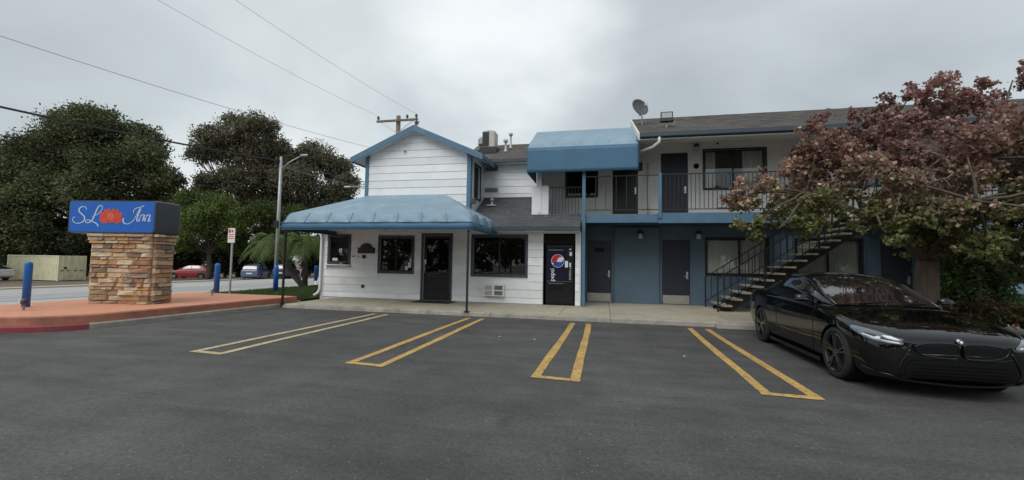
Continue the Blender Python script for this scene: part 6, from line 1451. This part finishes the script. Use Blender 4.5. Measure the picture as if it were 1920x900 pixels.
MB().tube([(.52, -.43, .958), (.1, -.52, .985), (-.15, -.55, .995)], .008, 5).build('wiper', m_blackm, car, local=True); MB().tube([(-.05, -.42, .958), (-.35, -.50, .985), (-.55, -.52, .985)], .008, 5).build('wiper', m_blackm, car, local=True)
MB().box(-.55, .55, -3.6, .5, .13, .20).build('underbody', m_blackm, car, local=True)

# two cars parked far across the street, lower detail
HATCH = [(.85, .42, .45, .5, .55, .42, .62, .36, .65, .66), (.80, .28, .66, .42, .55, .62, .66, .54, .71, .73), (.6, .2, .80, .40, .58, .77, .72, .66, .80, .83), (0, .19, .86, .42, .62, .84, .80, .72, .92, .95), (-.5, .19, .865, .42, .62, .85, .86, .76, .98, 1.0), (-1.4, .19, .865, .42, .62, .85, .89, .77, 1.0, 1.0), (-2.6, .2, .865, .44, .64, .85, .92, .76, 1.04, 1.04), (-3.2, .24, .84, .48, .66, .82, .94, .72, 1.05, 1.06), (-3.5, .36, .78, .55, .7, .76, .93, .66, 1.02, 1.03), (-3.58, .45, .70, .58, .7, .68, .86, .6, .92, .93)]
HCAB = [(-.2, .64, .95, .62, .96, .97), (-.6, .73, .98, .64, 1.14, 1.17), (-1.0, .77, .99, .60, 1.33, 1.37), (-1.4, .77, 1.0, .58, 1.43, 1.47), (-2.0, .77, 1.01, .57, 1.43, 1.48), (-2.6, .76, 1.03, .56, 1.36, 1.40), (-3.1, .72, 1.05, .56, 1.22, 1.25), (-3.45, .66, 1.05, .58, 1.08, 1.09)]
SUVC = [(-.2, .66, 1.0, .64, 1.01, 1.02), (-.6, .75, 1.03, .66, 1.25, 1.28), (-.95, .78, 1.04, .63, 1.50, 1.54), (-1.4, .78, 1.05, .62, 1.60, 1.64), (-2.2, .78, 1.06, .61, 1.60, 1.65), (-3.0, .77, 1.07, .60, 1.56, 1.60), (-3.3, .74, 1.07, .60, 1.38, 1.42), (-3.52, .70, 1.05, .62, 1.08, 1.10)]
def far_car(name, label, loc, rotz, paint, cab, sc):
    t = thing(name, label, 'car', loc, 'cars parked across the street', rotz); t.scale = (sc, sc, sc)
    car_body(t, HATCH, paint, (0, -2.65), .36, .31, n=40, w_in=.6)
    cabin_parts(t, cab, paint, m_carglass, {'windshield': (cab[0][0], cab[2][0] - .1), 'roof': (cab[2][0] - .1, cab[5][0]), 'rear': (cab[5][0], cab[-1][0]), 'side': ((-.75, -1.5), (-1.6, -2.4))}, n=40)
    car_wheels(t, (0, -2.65), .86, .31, .2, .2, 5, m_grey)
    for s in (-1, 1):
        MB().box(min(.5 * s, .74 * s), max(.5 * s, .74 * s), -3.57, -3.44, .80, .95).build('tail_lamp', m_tail, t, local=True); MB().box(min(.45 * s, .7 * s), max(.45 * s, .7 * s), .60, .80, .60, .70).build('headlamp', m_lampclear, t, local=True)
    MB().box(-.26, .26, -3.60, -3.55, .62, .74).build('number_plate', m_signwhite, t, local=True)
    return t
far_car('parked_hatchback', 'small red hatchback parked under trees right of the stone sign', (-47.8, 39.6, -.98), math.radians(108), m_red, HCAB, 1.08)
far_car('parked_wagon', 'steel blue wagon parked under trees left of the street light pole', (-35.8, 38.7, -.68), math.radians(205) + math.pi, m_blue, SUVC, 1.0)
far_car('parked_wagon', 'dark blue wagon partly hidden behind the light pole base', (-33.0, 39.6, -.58), math.radians(205) + math.pi, m_navy, SUVC, 1.0)
far_car('parked_hatchback', 'white car mostly hidden by leaves left of the cream container', (-60.5, 29.0, -1.07), math.radians(100), m_silver, HCAB, 1.1)

# cream shipping container across the street
ct = thing('shipping_container', 'cream steel shipping container with lock bars across the street', 'container', (-53.1, 31.66, -1.08), rotz=math.radians(5))
def cbox(*a): return MB().box(*a)
cbox(-6.05, -.04, .04, 2.36, .12, 2.50).build('body', m_container, ct, local=True)
rows = []
for z_ in (.18, 2.42): rows.append([(-5.95 + 5.8 * i / 160, (-.01 if (i // 2) % 4 in (1, 2) else .03), z_) for i in range(161)])
MB().grid(rows).build('corrugated_side', m_container, ct, local=True)
for x, y in ((-.14, -.03), (-.14, 2.33), (-6.1, -.03)): cbox(x, x + .14, y, y + .12, .0, 2.55).build('corner_post', m_container, ct, local=True)
for z_ in (.05, 2.42): cbox(-5.96, -.14, -.025, .04, z_, z_ + .12).build('rail', m_container, ct, local=True); cbox(-.05, -.005, .09, 2.33, z_, z_ + .12).build('rail', m_container, ct, local=True)
for y in (.11, 1.24): cbox(-.04, .0, y, y + 1.07, .18, 2.41).build('door_leaf', m_container, ct, local=True, bevel=.02)
for y in (.35, .85, 1.5, 2.0):
    MB().tube([(.04, y, .12), (.04, y, 2.48)], .03, 8).build('lock_bar', m_container, ct, local=True); cbox(.03, .08, y - .16, y + .05, 1.0, 1.07).build('lock_handle', m_bronze, ct, local=True)
    for z_ in (.4, 1.2, 2.1): cbox(.005, .05, y - .07, y + .07, z_, z_ + .06).build('hinge', m_container, ct, local=True)
cbox(-.0, .05, .45, .68, 1.2, 1.4).build('lock_box', m_dark, ct, local=True)

# litter on the asphalt: a few leaves and paper scraps
for i, (x, y) in enumerate(((-2.1, 8.6), (-1.35, 8.5), (1.35, 7.7), (.2, 5.0), (4.7, 4.6), (-.4, 6.3))):
    mb = MB().add([(x - .03, y, .004), (x, y - .018, .010), (x + .035, y, .005), (x, y + .02, .012)], [(0, 1, 2, 3)])
    tag(mb.build('fallen_leaf', m_paper if i < 3 else m_dirt, at=(x, y, 0)), ('pale scrap right of the second stripe from the left', 'pale scrap midway between the second and third stripes', 'pale scrap between the third and fourth stripes', 'dry leaf on open asphalt at the bottom centre', 'dry leaf on asphalt near the coupe nose', 'dry leaf near the third stripe lower end')[i], 'litter', ('paper scraps', 'dry leaves')[i >= 3])

# ------------------------------------------------------------------ bring the plan to metres
for o in SCN.objects:
    if o.parent is None and o.type in {'MESH', 'EMPTY'}:
        o.location = Vector(o.location) * SCALE; o.scale = Vector(o.scale) * SCALE
